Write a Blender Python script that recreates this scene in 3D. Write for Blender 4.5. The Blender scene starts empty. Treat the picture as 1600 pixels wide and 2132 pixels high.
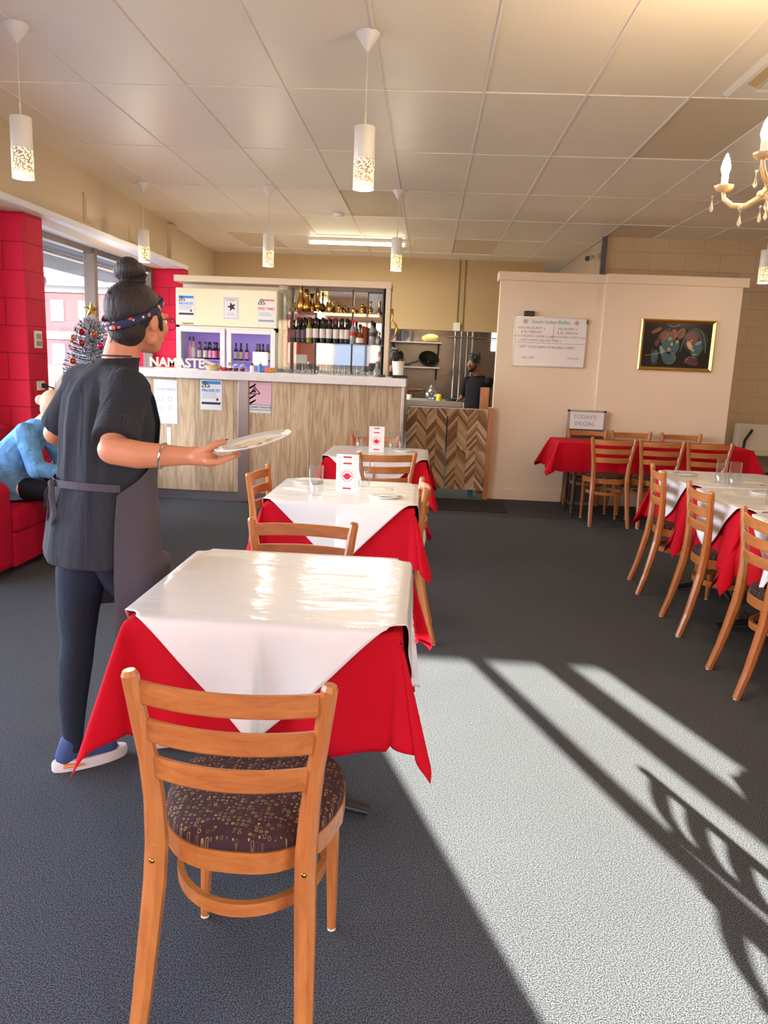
import bpy, bmesh, math, random
from mathutils import Vector, Matrix
C = bpy.context
col = C.scene.collection
PI = math.pi
random.seed(7)

# ------------------------------------------------------------------ camera
H = 1.45
cam_d = bpy.data.cameras.new('camera'); cam = bpy.data.objects.new('camera', cam_d); col.objects.link(cam)
cam_d.sensor_fit = 'HORIZONTAL'; cam_d.sensor_width = 36.0; cam_d.lens = 36.0*1610/1600
cam_d.clip_start = 0.05; cam_d.clip_end = 200
Xw = Vector((0.99762566, -0.04928237, -0.04810706))   # world axes seen in camera coordinates (right, up, forward)
Yw = Vector((0.05662453, 0.18935731, 0.98027418))
Zw = Vector((0.03920081, 0.98067072, -0.1916983))
M = Matrix(((Xw[0], Xw[1], -Xw[2]), (Yw[0], Yw[1], -Yw[2]), (Zw[0], Zw[1], -Zw[2])))
cam.matrix_world = Matrix.Translation((0, 0, H)) @ M.to_4x4()
C.scene.camera = cam
C.scene.cycles.transparent_max_bounces = 32

# ------------------------------------------------------------------ world, sun, exposure
vs = C.scene.view_settings
vs.view_transform = 'Standard'; vs.look = 'None'; vs.gamma = 1.0; vs.use_curve_mapping = False
vs.exposure = 1.15
w = bpy.data.worlds.new('world'); C.scene.world = w; w.use_nodes = True
nt = w.node_tree; bg = nt.nodes['Background']
tc = nt.nodes.new('ShaderNodeTexCoord'); sx = nt.nodes.new('ShaderNodeSeparateXYZ'); rp = nt.nodes.new('ShaderNodeValToRGB')
nt.links.new(tc.outputs['Generated'], sx.inputs[0]); nt.links.new(sx.outputs['Z'], rp.inputs[0])
rp.color_ramp.elements[0].position = 0.0; rp.color_ramp.elements[0].color = (0.90, 0.945, 1.0, 1)
rp.color_ramp.elements[1].position = 0.7; rp.color_ramp.elements[1].color = (0.55, 0.68, 1.0, 1)
nt.links.new(rp.outputs[0], bg.inputs[0]); bg.inputs[1].default_value = 9.5
sun_el = math.radians(23.6)
sd = Vector((0.335, -0.942, 0)).normalized()           # horizontal direction towards the sun
sunv = Vector((sd.x*math.cos(sun_el), sd.y*math.cos(sun_el), math.sin(sun_el)))
sl = bpy.data.lights.new('sun', 'SUN'); sl.energy = 31.0; sl.angle = math.radians(0.6); sl.color = (1.0, 0.94, 0.80)
so = bpy.data.objects.new('sun', sl); col.objects.link(so); so.location = (6, -14, 12)
so.rotation_euler = sunv.to_track_quat('Z', 'Y').to_euler()

def portal(name, loc, sx_, sy_, rot):
    l = bpy.data.lights.new(name, 'AREA'); l.shape = 'RECTANGLE'; l.size = sx_; l.size_y = sy_
    l.cycles.is_portal = True
    o = bpy.data.objects.new(name, l); col.objects.link(o); o.location = loc; o.rotation_euler = rot
portal('window_portal', (-3.36, 7.65, 1.42), 1.9, 3.2, (0, -PI/2, 0))
portal('window_portal', (-3.36, 3.1, 1.42), 1.9, 4.9, (0, -PI/2, 0))
portal('window_portal', (-0.1, -1.5, 1.25), 5.6, 2.2, (PI/2, 0, 0))

# ------------------------------------------------------------------ helpers
def S(r, g, b):
    f = lambda c: (c/255/12.92) if c/255 <= 0.04045 else ((c/255+0.055)/1.055)**2.4
    return (f(r), f(g), f(b), 1)
def mat(name, c, rough=0.6, metal=0.0, bump=0.0, bscale=50, noise=0.0, nscale=8, spec=0.5, emis=None, estr=0, coat=0, stretch=None, trans=0):
    m = bpy.data.materials.new(name); m.use_nodes = True; t = m.node_tree; p = t.nodes['Principled BSDF']
    p.inputs['Base Color'].default_value = c; p.inputs['Roughness'].default_value = rough; p.inputs['Metallic'].default_value = metal
    p.inputs['Specular IOR Level'].default_value = spec
    if coat: p.inputs['Coat Weight'].default_value = coat; p.inputs['Coat Roughness'].default_value = 0.15
    if trans: p.inputs['Transmission Weight'].default_value = trans
    if emis: p.inputs['Emission Color'].default_value = emis; p.inputs['Emission Strength'].default_value = estr
    tc = t.nodes.new('ShaderNodeTexCoord'); mp = t.nodes.new('ShaderNodeMapping'); t.links.new(tc.outputs['Object'], mp.inputs[0])
    if stretch: mp.inputs['Scale'].default_value = stretch
    if noise:
        n = t.nodes.new('ShaderNodeTexNoise'); n.inputs['Scale'].default_value = nscale; n.inputs['Detail'].default_value = 5
        t.links.new(mp.outputs[0], n.inputs['Vector'])
        mr = t.nodes.new('ShaderNodeMapRange'); mr.inputs[3].default_value = 1-noise; mr.inputs[4].default_value = 1+noise
        t.links.new(n.outputs['Fac'], mr.inputs[0])
        mx = t.nodes.new('ShaderNodeMix'); mx.data_type = 'RGBA'; mx.blend_type = 'MULTIPLY'; mx.inputs[0].default_value = 1
        mx.inputs[6].default_value = c; t.links.new(mr.outputs[0], mx.inputs[7]); t.links.new(mx.outputs[2], p.inputs['Base Color'])
    if bump:
        n = t.nodes.new('ShaderNodeTexNoise'); n.inputs['Scale'].default_value = bscale; n.inputs['Detail'].default_value = 4
        t.links.new(mp.outputs[0], n.inputs['Vector'])
        b = t.nodes.new('ShaderNodeBump'); b.inputs['Strength'].default_value = bump; b.inputs['Distance'].default_value = 0.01
        t.links.new(n.outputs['Fac'], b.inputs['Height']); t.links.new(b.outputs[0], p.inputs['Normal'])
    return m
def nodes(m): return m.node_tree, m.node_tree.nodes['Principled BSDF']

def frame(d):
    d = Vector(d).normalized(); u = Vector((0, 0, 1)) if abs(d.z) < 0.95 else Vector((1, 0, 0))
    a = d.cross(u).normalized(); b = a.cross(d).normalized(); return a, b
class MB:
    def __init__(s): s.v = []; s.f = []; s.mi = []; s.sm = []; s.m = 0
    def add(s, vs, fs, smooth=False):
        o = len(s.v); s.v += [tuple(v) for v in vs]
        for f in fs: s.f.append(tuple(i+o for i in f)); s.mi.append(s.m); s.sm.append(smooth)
        return s
    def box(s, x0, x1, y0, y1, z0, z1):
        vs = [(x, y, z) for z in (z0, z1) for y in (y0, y1) for x in (x0, x1)]
        return s.add(vs, [(0,2,3,1),(4,5,7,6),(0,1,5,4),(2,6,7,3),(0,4,6,2),(1,3,7,5)])
    def rbox(s, c, size, rot=0, mtx=None):
        hx, hy, hz = size[0]/2, size[1]/2, size[2]/2
        m = mtx or Matrix.Rotation(rot, 3, 'Z'); c = Vector(c)
        vs = [c + m @ Vector((x, y, z)) for z in (-hz, hz) for y in (-hy, hy) for x in (-hx, hx)]
        return s.add(vs, [(0,2,3,1),(4,5,7,6),(0,1,5,4),(2,6,7,3),(0,4,6,2),(1,3,7,5)])
    def rings(s, rings, cap=True, smooth=True, closed=True):
        n = len(rings[0]); vs = [p for r in rings for p in r]; fs = []
        for i in range(len(rings)-1):
            for j in range(n if closed else n-1):
                k = (j+1) % n; fs.append((i*n+j, i*n+k, (i+1)*n+k, (i+1)*n+j))
        s.add(vs, fs, smooth)
        if cap: s.add(rings[0], [tuple(range(n))[::-1]]); s.add(rings[-1], [tuple(range(n))])
        return s
    def lathe(s, prof, c=(0,0,0), n=24, axis=None, cap=True):
        c = Vector(c); rs = []
        if axis: ax = Vector(axis).normalized(); a, b = frame(ax)
        else: ax = Vector((0,0,1)); a = Vector((1,0,0)); b = Vector((0,1,0))
        for r, z in prof: rs.append([c + ax*z + a*(r*math.cos(2*PI*i/n)) + b*(r*math.sin(2*PI*i/n)) for i in range(n)])
        return s.rings(rs, cap)
    def cyl(s, p1, p2, r1, r2=None, n=12):
        p1 = Vector(p1); p2 = Vector(p2); r2 = r1 if r2 is None else r2; a, b = frame(p2-p1)
        return s.rings([[p + a*(r*math.cos(2*PI*i/n)) + b*(r*math.sin(2*PI*i/n)) for i in range(n)] for p, r in ((p1, r1), (p2, r2))])
    def tube(s, pts, r, n=8, cap=True, smooth=True, flat=None):
        pts = [Vector(p) for p in pts]; rs = []; L = len(pts)
        ups = None
        for i, p in enumerate(pts):
            d = (pts[min(i+1, L-1)] - pts[max(i-1, 0)]).normalized()
            if ups is None: a, b = frame(d)
            else: b = (ups - d*ups.dot(d)).normalized(); a = d.cross(b).normalized()
            ups = b; rr = r[i] if isinstance(r, (list, tuple)) else r
            ra, rb = rr if isinstance(rr, tuple) else (rr, rr)
            rs.append([p + a*(ra*math.cos(2*PI*j/n)) + b*(rb*math.sin(2*PI*j/n)) for j in range(n)])
        return s.rings(rs, cap, smooth)
    def bar(s, pts, w_, h_, side):
        """rectangular bar swept along pts; side(p) gives the unit width direction"""
        pts = [Vector(p) for p in pts]; rs = []; L = len(pts)
        for i, p in enumerate(pts):
            d = (pts[min(i+1, L-1)] - pts[max(i-1, 0)]).normalized(); a = Vector(side); a = (a - d*a.dot(d)).normalized(); b = d.cross(a)
            ww = w_[i] if isinstance(w_, (list, tuple)) else w_; hh = h_[i] if isinstance(h_, (list, tuple)) else h_
            c_ = 0.28
            rs.append([p + a*ww*u + b*hh*v for u, v in ((-.5,-.5+c_),(-.5+c_,-.5),(.5-c_,-.5),(.5,-.5+c_),(.5,.5-c_),(.5-c_,.5),(-.5+c_,.5),(-.5,.5-c_))])
        return s.rings(rs, True, False)
    def sph(s, c, r, n=12, m=8, mtx=None):
        c = Vector(c); rx, ry, rz = r if isinstance(r, (tuple, list)) else (r, r, r); rs = []
        for i in range(m+1):
            t = PI*(i/m*0.98+0.01) - PI/2
            ring = [Vector((rx*math.cos(t)*math.cos(2*PI*j/n), ry*math.cos(t)*math.sin(2*PI*j/n), rz*math.sin(t))) for j in range(n)]
            if mtx: ring = [mtx @ p for p in ring]
            rs.append([c+p for p in ring])
        return s.rings(rs)
    def cap(s, p1, r1, p2, r2, n=14, sq=1.0, sqd=None):
        """tapered capsule"""
        p1 = Vector(p1); p2 = Vector(p2); d = (p2-p1).normalized(); a, b = frame(d)
        if sqd: b = Vector(sqd); b = (b-d*b.dot(d)).normalized(); a = d.cross(b)
        rs = []
        for k in range(5): t = PI/2*(1-k/4*0.97-0.03) ; rs.append((p1 - d*r1*math.sin(t), r1*math.cos(t)))
        for k in range(5): t = PI/2*(k/4*0.97); rs.append((p2 + d*r2*math.sin(t), r2*math.cos(t)))
        return s.rings([[p + a*(r*math.cos(2*PI*j/n)) + b*(r*sq*math.sin(2*PI*j/n)) for j in range(n)] for p, r in rs])
    def prism(s, poly, ax, lo, hi):
        """poly 2D extruded along ax ('x','y','z')"""
        def P(a, b, c): return {'x': (c, a, b), 'y': (a, c, b), 'z': (a, b, c)}[ax]
        n = len(poly); vs = [P(a, b, lo) for a, b in poly] + [P(a, b, hi) for a, b in poly]
        return s.add(vs, [tuple(range(n))[::-1], tuple(range(n, 2*n))] + [(i, (i+1) % n, (i+1) % n+n, i+n) for i in range(n)])
    def grid(s, fn, nu, nv, smooth=True):
        vs = [fn(i/nu, j/nv) for i in range(nu+1) for j in range(nv+1)]
        fs = [(i*(nv+1)+j, (i+1)*(nv+1)+j, (i+1)*(nv+1)+j+1, i*(nv+1)+j+1) for i in range(nu) for j in range(nv)]
        return s.add(vs, fs, smooth)
    def build(s, name, ms, parent=None, bevel=0, solid=0, remesh=0, smooth_it=0, subs=0, loc=None, rz=0, fix=True):
        me = bpy.data.meshes.new(name); me.from_pydata([tuple(v) for v in s.v], [], s.f)
        if not isinstance(ms, (list, tuple)): ms = [ms]
        for m in ms: me.materials.append(m)
        me.polygons.foreach_set('material_index', s.mi); me.polygons.foreach_set('use_smooth', s.sm)
        if fix:
            bm = bmesh.new(); bm.from_mesh(me); bmesh.ops.recalc_face_normals(bm, faces=bm.faces); bm.to_mesh(me); bm.free()
        me.update(); o = bpy.data.objects.new(name, me); col.objects.link(o)
        if remesh or smooth_it or subs:
            if remesh:
                r = o.modifiers.new('r', 'REMESH'); r.mode = 'VOXEL'; r.voxel_size = remesh; r.use_smooth_shade = True
            if smooth_it: q = o.modifiers.new('s', 'SMOOTH'); q.iterations = smooth_it; q.factor = 0.5
            if subs: q = o.modifiers.new('u', 'SUBSURF'); q.levels = subs; q.render_levels = subs
            dg = C.evaluated_depsgraph_get(); dg.update(); nm = bpy.data.meshes.new_from_object(o.evaluated_get(dg))
            o.modifiers.clear(); o.data = nm; bpy.data.meshes.remove(me); nm.name = name
            if remesh:
                nm.polygons.foreach_set('use_smooth', [True]*len(nm.polygons))
                if not nm.materials: nm.materials.append(ms[0])
        if solid: q = o.modifiers.new('solid', 'SOLIDIFY'); q.thickness = solid; q.offset = 0
        if bevel: q = o.modifiers.new('bevel', 'BEVEL'); q.width = bevel; q.segments = 2; q.limit_method = 'ANGLE'
        if parent: o.parent = parent
        if loc is not None: o.location = loc
        if rz: o.rotation_euler = (0, 0, rz)
        return o
def thing(name, label, cat, loc=(0,0,0), rz=0, group=None):
    o = bpy.data.objects.new(name, None); col.objects.link(o); o.location = loc; o.rotation_euler = (0, 0, rz); o.empty_display_size = 0.1
    return tag(o, label, cat, group)
def tag(o, label, cat, group=None, kind=None):
    o['label'] = label; o['category'] = cat
    if group: o['group'] = group
    if kind: o['kind'] = kind
    return o
def struct(o, label=None):
    o['kind'] = 'structure'
    if label: o['label'] = label
    return o
def dup(root, loc, rz, label, group=None):
    kids = {}
    for o in col.objects:
        if o.parent: kids.setdefault(o.parent.name, []).append(o)
    def cp(o, par):
        c = o.copy(); col.objects.link(c); c.parent = par
        for ch in kids.get(o.name, []): cp(ch, c)
        return c
    r = cp(root, None); r.location = loc; r.rotation_euler = (0, 0, rz); r['label'] = label
    if group: r['group'] = group
    return r
_tc = {}
def text(s_, size, m, parent, loc, rot=(PI/2, 0, 0), align='CENTER', ext=0.0, name='lettering', bold=0.0, sx=1.0):
    cu = bpy.data.curves.new('t', 'FONT'); cu.body = s_; cu.size = size; cu.align_x = align; cu.align_y = 'CENTER'; cu.extrude = ext; cu.offset = bold; cu.resolution_u = 2
    t = bpy.data.objects.new('t', cu); col.objects.link(t)
    dg = C.evaluated_depsgraph_get(); dg.update(); me = bpy.data.meshes.new_from_object(t.evaluated_get(dg))
    bpy.data.objects.remove(t); bpy.data.curves.remove(cu); me.name = name
    if sx != 1.0:
        for v in me.vertices: v.co.x *= sx
    me.materials.clear(); me.materials.append(m)
    o = bpy.data.objects.new(name, me); col.objects.link(o); o.parent = parent; o.location = loc; o.rotation_euler = rot
    return o

# ------------------------------------------------------------------ materials
def thin_glass(name, tint=(1,1,1,1), ior=1.45, rough=0.02, extra=0.0):
    m = bpy.data.materials.new(name); m.use_nodes = True; t = m.node_tree; t.nodes.clear()
    o = t.nodes.new('ShaderNodeOutputMaterial'); mx = t.nodes.new('ShaderNodeMixShader'); tr = t.nodes.new('ShaderNodeBsdfTransparent'); g = t.nodes.new('ShaderNodeBsdfGlossy')
    fc = t.nodes.new('ShaderNodeLayerWeight'); fc.inputs[0].default_value = 0.5
    lw = t.nodes.new('ShaderNodeMath'); lw.operation = 'POWER'; lw.inputs[1].default_value = 5.0; t.links.new(fc.outputs['Facing'], lw.inputs[0])
    ad = t.nodes.new('ShaderNodeMath'); ad.operation = 'MULTIPLY_ADD'; ad.inputs[1].default_value = 0.85; ad.inputs[2].default_value = 0.022+extra; ad.use_clamp = True
    tr.inputs[0].default_value = tint; g.inputs[1].default_value = rough
    t.links.new(lw.outputs[0], ad.inputs[0]); t.links.new(ad.outputs[0], mx.inputs[0]); t.links.new(tr.outputs[0], mx.inputs[1]); t.links.new(g.outputs[0], mx.inputs[2]); t.links.new(mx.outputs[0], o.inputs[0])
    return m
GL = thin_glass('window_glass', (0.96, 0.97, 0.98, 1))
GLT = thin_glass('tumbler_glass', (0.975, 0.985, 0.985, 1), 1.5, 0.03, 0.03)
GLS = thin_glass('shelf_glass', (0.93, 0.97, 0.95, 1), 1.5, 0.03, 0.1)

def wood_mat(name, c1, c2, scale=(30, 30, 3), rough=0.32, coat=0.35, wear=0.0):
    m = mat(name, c1, rough, coat=coat); t, p = nodes(m)
    tc = t.nodes.new('ShaderNodeTexCoord'); mp = t.nodes.new('ShaderNodeMapping'); mp.inputs['Scale'].default_value = scale
    t.links.new(tc.outputs['Object'], mp.inputs[0])
    n = t.nodes.new('ShaderNodeTexNoise'); n.inputs['Scale'].default_value = 1.6; n.inputs['Detail'].default_value = 8; n.inputs['Roughness'].default_value = 0.7; n.inputs['Distortion'].default_value = 0.6
    t.links.new(mp.outputs[0], n.inputs['Vector'])
    r = t.nodes.new('ShaderNodeValToRGB'); r.color_ramp.elements[0].position = 0.3; r.color_ramp.elements[0].color = c2; r.color_ramp.elements[1].position = 0.68; r.color_ramp.elements[1].color = c1
    t.links.new(n.outputs['Fac'], r.inputs[0]); out = r.outputs[0]
    if wear:
        n2 = t.nodes.new('ShaderNodeTexNoise'); n2.inputs['Scale'].default_value = 60; n2.inputs['Detail'].default_value = 3
        t.links.new(tc.outputs['Object'], n2.inputs['Vector'])
        g = t.nodes.new('ShaderNodeMath'); g.operation = 'GREATER_THAN'; g.inputs[1].default_value = 1-wear; t.links.new(n2.outputs['Fac'], g.inputs[0])
        mx = t.nodes.new('ShaderNodeMix'); mx.data_type = 'RGBA'; mx.inputs[7].default_value = S(222, 168, 120); t.links.new(g.outputs[0], mx.inputs[0]); t.links.new(out, mx.inputs[6]); out = mx.outputs[2]
    t.links.new(out, p.inputs['Base Color'])
    return m
WOOD = wood_mat('honey_beech', S(192, 122, 62), S(162, 92, 42), wear=0.24)
WOODX = wood_mat('honey_beech_rail', S(192, 122, 62), S(160, 90, 40), scale=(4, 30, 30))
# chair seat fabric: dark plum weave with small gold rings
SEAT = mat('seat_fabric', S(58, 38, 42), 0.9, spec=0.2); t, p = nodes(SEAT)
tc = t.nodes.new('ShaderNodeTexCoord'); mp = t.nodes.new('ShaderNodeMapping'); mp.inputs['Scale'].default_value = (1, 1, 0.01); t.links.new(tc.outputs['Object'], mp.inputs[0])
vo = t.nodes.new('ShaderNodeTexVoronoi'); vo.inputs['Scale'].default_value = 92; vo.inputs['Randomness'].default_value = 0.45; t.links.new(mp.outputs[0], vo.inputs['Vector'])
m1 = t.nodes.new('ShaderNodeMath'); m1.operation = 'SUBTRACT'; m1.inputs[1].default_value = 0.30; t.links.new(vo.outputs['Distance'], m1.inputs[0])
m2 = t.nodes.new('ShaderNodeMath'); m2.operation = 'ABSOLUTE'; t.links.new(m1.outputs[0], m2.inputs[0])
m3 = t.nodes.new('ShaderNodeMath'); m3.operation = 'LESS_THAN'; m3.inputs[1].default_value = 0.06; t.links.new(m2.outputs[0], m3.inputs[0])
sc = t.nodes.new('ShaderNodeSeparateColor'); t.links.new(vo.outputs['Color'], sc.inputs[0])
m4 = t.nodes.new('ShaderNodeMath'); m4.operation = 'POWER'; m4.inputs[1].default_value = 1.0; t.links.new(sc.outputs[0], m4.inputs[0])
m5 = t.nodes.new('ShaderNodeMath'); m5.operation = 'MULTIPLY'; t.links.new(m3.outputs[0], m5.inputs[0]); t.links.new(m4.outputs[0], m5.inputs[1])
mx = t.nodes.new('ShaderNodeMix'); mx.data_type = 'RGBA'; mx.inputs[6].default_value = S(58, 38, 42); mx.inputs[7].default_value = S(168, 138, 84)
t.links.new(m5.outputs[0], mx.inputs[0]); t.links.new(mx.outputs[2], p.inputs['Base Color'])

RED = mat('red_cotton', S(186, 2, 28), 0.85, bump=0.15, bscale=700, spec=0.2, noise=0.06, nscale=5)
WHT = mat('white_vinyl', S(224, 222, 222), 0.35, bump=0.5, bscale=5, spec=0.5, coat=0.6, stretch=(1, 2.2, 1)); t, p = nodes(WHT); p.inputs['Coat Roughness'].default_value = 0.09; t.links.new(p.inputs['Normal'].links[0].from_socket, p.inputs['Coat Normal'])
BLK = mat('black_metal', S(28, 28, 30), 0.4, bump=0.1, bscale=100)
STEEL = mat('brushed_steel', S(176, 174, 174), 0.3, metal=0.9, noise=0.08, nscale=3, bump=0.05, bscale=200)
CHROME = mat('chrome', S(200, 200, 202), 0.15, metal=1.0)
BRASS = mat('aged_brass', S(176, 132, 62), 0.25, metal=1.0, noise=0.2, nscale=20)
IVORY = mat('ivory_plastic', S(222, 214, 196), 0.45, noise=0.03)
PORC = mat('white_porcelain', S(232, 228, 220), 0.15, noise=0.02)
NAPK = mat('cream_napkin', S(228, 220, 206), 0.8, bump=0.2, bscale=60)
PAPER = mat('white_paper', S(222, 218, 216), 0.6, noise=0.02)
DARK = mat('dark_ink', S(36, 36, 40), 0.6, noise=0.05)
INK = mat('marker_ink', S(96, 90, 98), 0.6, noise=0.1, nscale=40)
REDINK = mat('red_print', S(196, 26, 48), 0.5, noise=0.05)
BLUEINK = mat('blue_print', S(42, 130, 196), 0.5, noise=0.05)
GREENINK = mat('green_ink', S(112, 168, 138), 0.6, noise=0.08, nscale=40)
PINK = mat('pink_print', S(226, 176, 186), 0.5, noise=0.03)
ORINK = mat('orange_print', S(216, 112, 84), 0.5, noise=0.03)
GREYINK = mat('grey_print', S(150, 148, 150), 0.6, noise=0.03)
PLAST = mat('white_plastic', S(226, 222, 212), 0.35, noise=0.02)
CREAM = mat('painted_wall', S(222, 200, 174), 0.75, bump=0.12, bscale=25, noise=0.02, nscale=3)
OCHRE = mat('painted_ochre_wall', S(186, 160, 118), 0.75, bump=0.15, bscale=20, noise=0.03)
LETT = mat('cream_letters', S(222, 208, 190), 0.5, noise=0.04)

def brick_mat(name, c, cm, bw, bh, mort, axis, bump=0.6, off=0.5):
    m = mat(name, c, 0.8, spec=0.3); t, p = nodes(m)
    tc = t.nodes.new('ShaderNodeTexCoord'); sp = t.nodes.new('ShaderNodeSeparateXYZ'); cb = t.nodes.new('ShaderNodeCombineXYZ')
    t.links.new(tc.outputs['Object'], sp.inputs[0])
    if axis == 'xy':
        ad = t.nodes.new('ShaderNodeMath'); ad.operation = 'ADD'; t.links.new(sp.outputs['X'], ad.inputs[0]); t.links.new(sp.outputs['Y'], ad.inputs[1]); t.links.new(ad.outputs[0], cb.inputs[0])
    else: t.links.new(sp.outputs[axis], cb.inputs[0])
    t.links.new(sp.outputs['Z'], cb.inputs[1])
    br = t.nodes.new('ShaderNodeTexBrick'); br.inputs['Scale'].default_value = 1; br.inputs['Brick Width'].default_value = bw; br.inputs['Row Height'].default_value = bh
    br.inputs['Mortar Size'].default_value = mort; br.inputs['Mortar Smooth'].default_value = 0.6; br.offset = off
    br.inputs['Color1'].default_value = c; br.inputs['Color2'].default_value = tuple(x*0.95 for x in c[:3])+(1,); br.inputs['Mortar'].default_value = cm
    t.links.new(cb.outputs[0], br.inputs['Vector']); t.links.new(br.outputs['Color'], p.inputs['Base Color'])
    n = t.nodes.new('ShaderNodeTexNoise'); n.inputs['Scale'].default_value = 60; t.links.new(tc.outputs['Object'], n.inputs['Vector'])
    a = t.nodes.new('ShaderNodeMath'); a.operation = 'MULTIPLY_ADD'; a.inputs[1].default_value = 0.25; t.links.new(n.outputs['Fac'], a.inputs[0])
    iv = t.nodes.new('ShaderNodeMath'); iv.operation = 'SUBTRACT'; iv.inputs[0].default_value = 1; t.links.new(br.outputs['Fac'], iv.inputs[1]); t.links.new(iv.outputs[0], a.inputs[2])
    b = t.nodes.new('ShaderNodeBump'); b.inputs['Strength'].default_value = bump; b.inputs['Distance'].default_value = 0.012
    t.links.new(a.outputs[0], b.inputs['Height']); t.links.new(b.outputs[0], p.inputs['Normal'])
    return m
REDBLK = brick_mat('red_painted_block', S(204, 26, 58), S(170, 18, 44), 0.4, 0.2, 0.006, 'xy')
TANBLK = brick_mat('tan_painted_block', S(206, 182, 152), S(184, 160, 132), 0.4, 0.2, 0.004, 'xy', 0.3)

# carpet
CARPET = mat('carpet', S(70, 72, 76), 0.95, spec=0.15); t, p = nodes(CARPET)
tc = t.nodes.new('ShaderNodeTexCoord'); n = t.nodes.new('ShaderNodeTexNoise'); n.inputs['Scale'].default_value = 280; n.inputs['Detail'].default_value = 3
n2 = t.nodes.new('ShaderNodeTexNoise'); n2.inputs['Scale'].default_value = 1.3; n2.inputs['Detail'].default_value = 3
t.links.new(tc.outputs['Object'], n.inputs['Vector']); t.links.new(tc.outputs['Object'], n2.inputs['Vector'])
r = t.nodes.new('ShaderNodeValToRGB'); r.color_ramp.elements[0].position = 0.40; r.color_ramp.elements[0].color = S(37, 40, 46); r.color_ramp.elements[1].position = 0.62; r.color_ramp.elements[1].color = S(98, 100, 103)
t.links.new(n.outputs['Fac'], r.inputs[0])
mr = t.nodes.new('ShaderNodeMapRange'); mr.inputs[3].default_value = 0.85; mr.inputs[4].default_value = 1.15; t.links.new(n2.outputs['Fac'], mr.inputs[0])
mx = t.nodes.new('ShaderNodeMix'); mx.data_type = 'RGBA'; mx.blend_type = 'MULTIPLY'; mx.inputs[0].default_value = 1
t.links.new(r.outputs[0], mx.inputs[6]); t.links.new(mr.outputs[0], mx.inputs[7]); t.links.new(mx.outputs[2], p.inputs['Base Color'])
b = t.nodes.new('ShaderNodeBump'); b.inputs['Strength'].default_value = 0.5; b.inputs['Distance'].default_value = 0.004
t.links.new(n.outputs['Fac'], b.inputs['Height']); t.links.new(b.outputs[0], p.inputs['Normal'])

# vertical oak boards for the bar front
OAK = mat('oak_boards', S(196, 168, 132), 0.5); t, p = nodes(OAK)
tc = t.nodes.new('ShaderNodeTexCoord'); sp = t.nodes.new('ShaderNodeSeparateXYZ'); t.links.new(tc.outputs['Object'], sp.inputs[0])
dv = t.nodes.new('ShaderNodeMath'); dv.operation = 'DIVIDE'; dv.inputs[1].default_value = 0.19; t.links.new(sp.outputs['X'], dv.inputs[0])
fl = t.nodes.new('ShaderNodeMath'); fl.operation = 'FLOOR'; t.links.new(dv.outputs[0], fl.inputs[0])
fr = t.nodes.new('ShaderNodeMath'); fr.operation = 'FRACT'; t.links.new(dv.outputs[0], fr.inputs[0])
wn = t.nodes.new('ShaderNodeTexWhiteNoise'); wn.noise_dimensions = '1D'; t.links.new(fl.outputs[0], wn.inputs['W'])
cb = t.nodes.new('ShaderNodeCombineXYZ'); t.links.new(sp.outputs['X'], cb.inputs[0]); t.links.new(wn.outputs['Value'], cb.inputs[1]); t.links.new(sp.outputs['Z'], cb.inputs[2])
mp = t.nodes.new('ShaderNodeMapping'); mp.inputs['Scale'].default_value = (22, 40, 2.2); t.links.new(cb.outputs[0], mp.inputs[0])
n = t.nodes.new('ShaderNodeTexNoise'); n.inputs['Scale'].default_value = 1.2; n.inputs['Detail'].default_value = 7; n.inputs['Distortion'].default_value = 1.2; t.links.new(mp.outputs[0], n.inputs['Vector'])
r = t.nodes.new('ShaderNodeValToRGB'); r.color_ramp.elements[0].position = 0.3; r.color_ramp.elements[0].color = S(162, 130, 96); r.color_ramp.elements[1].position = 0.62; r.color_ramp.elements[1].color = S(204, 178, 142)
t.links.new(n.outputs['Fac'], r.inputs[0])
mr = t.nodes.new('ShaderNodeMapRange'); mr.inputs[3].default_value = 0.82; mr.inputs[4].default_value = 1.1; t.links.new(wn.outputs['Value'], mr.inputs[0])
gt = t.nodes.new('ShaderNodeMath'); gt.operation = 'GREATER_THAN'; gt.inputs[1].default_value = 0.025; t.links.new(fr.outputs[0], gt.inputs[0])
mg = t.nodes.new('ShaderNodeMapRange'); mg.inputs[3].default_value = 0.6; mg.inputs[4].default_value = 1.0; t.links.new(gt.outputs[0], mg.inputs[0])
mm = t.nodes.new('ShaderNodeMath'); mm.operation = 'MULTIPLY'; t.links.new(mr.outputs[0], mm.inputs[0]); t.links.new(mg.outputs[0], mm.inputs[1])
mx = t.nodes.new('ShaderNodeMix'); mx.data_type = 'RGBA'; mx.blend_type = 'MULTIPLY'; mx.inputs[0].default_value = 1
t.links.new(r.outputs[0], mx.inputs[6]); t.links.new(mm.outputs[0], mx.inputs[7]); t.links.new(mx.outputs[2], p.inputs['Base Color'])

CEIL = mat('ceiling_panel', S(234, 220, 196), 0.45, noise=0.04, nscale=2, bump=0.15, bscale=3)
CEILW = mat('ceiling_batten', S(232, 222, 208), 0.5, noise=0.02)
CEILD = mat('ceiling_panel_tan', S(214, 194, 160), 0.6, noise=0.03, nscale=2)
BEAM = mat('beam_paint', S(208, 186, 154), 0.7, noise=0.03, nscale=2, bump=0.1, bscale=20)
WHTP = mat('white_paint', S(226, 222, 222), 0.55, noise=0.02)
ALU = mat('bronze_aluminium', S(112, 100, 92), 0.4, metal=0.5, noise=0.03)
GREYM = mat('grey_plaster', S(58, 58, 66), 0.8, noise=0.05)

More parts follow.
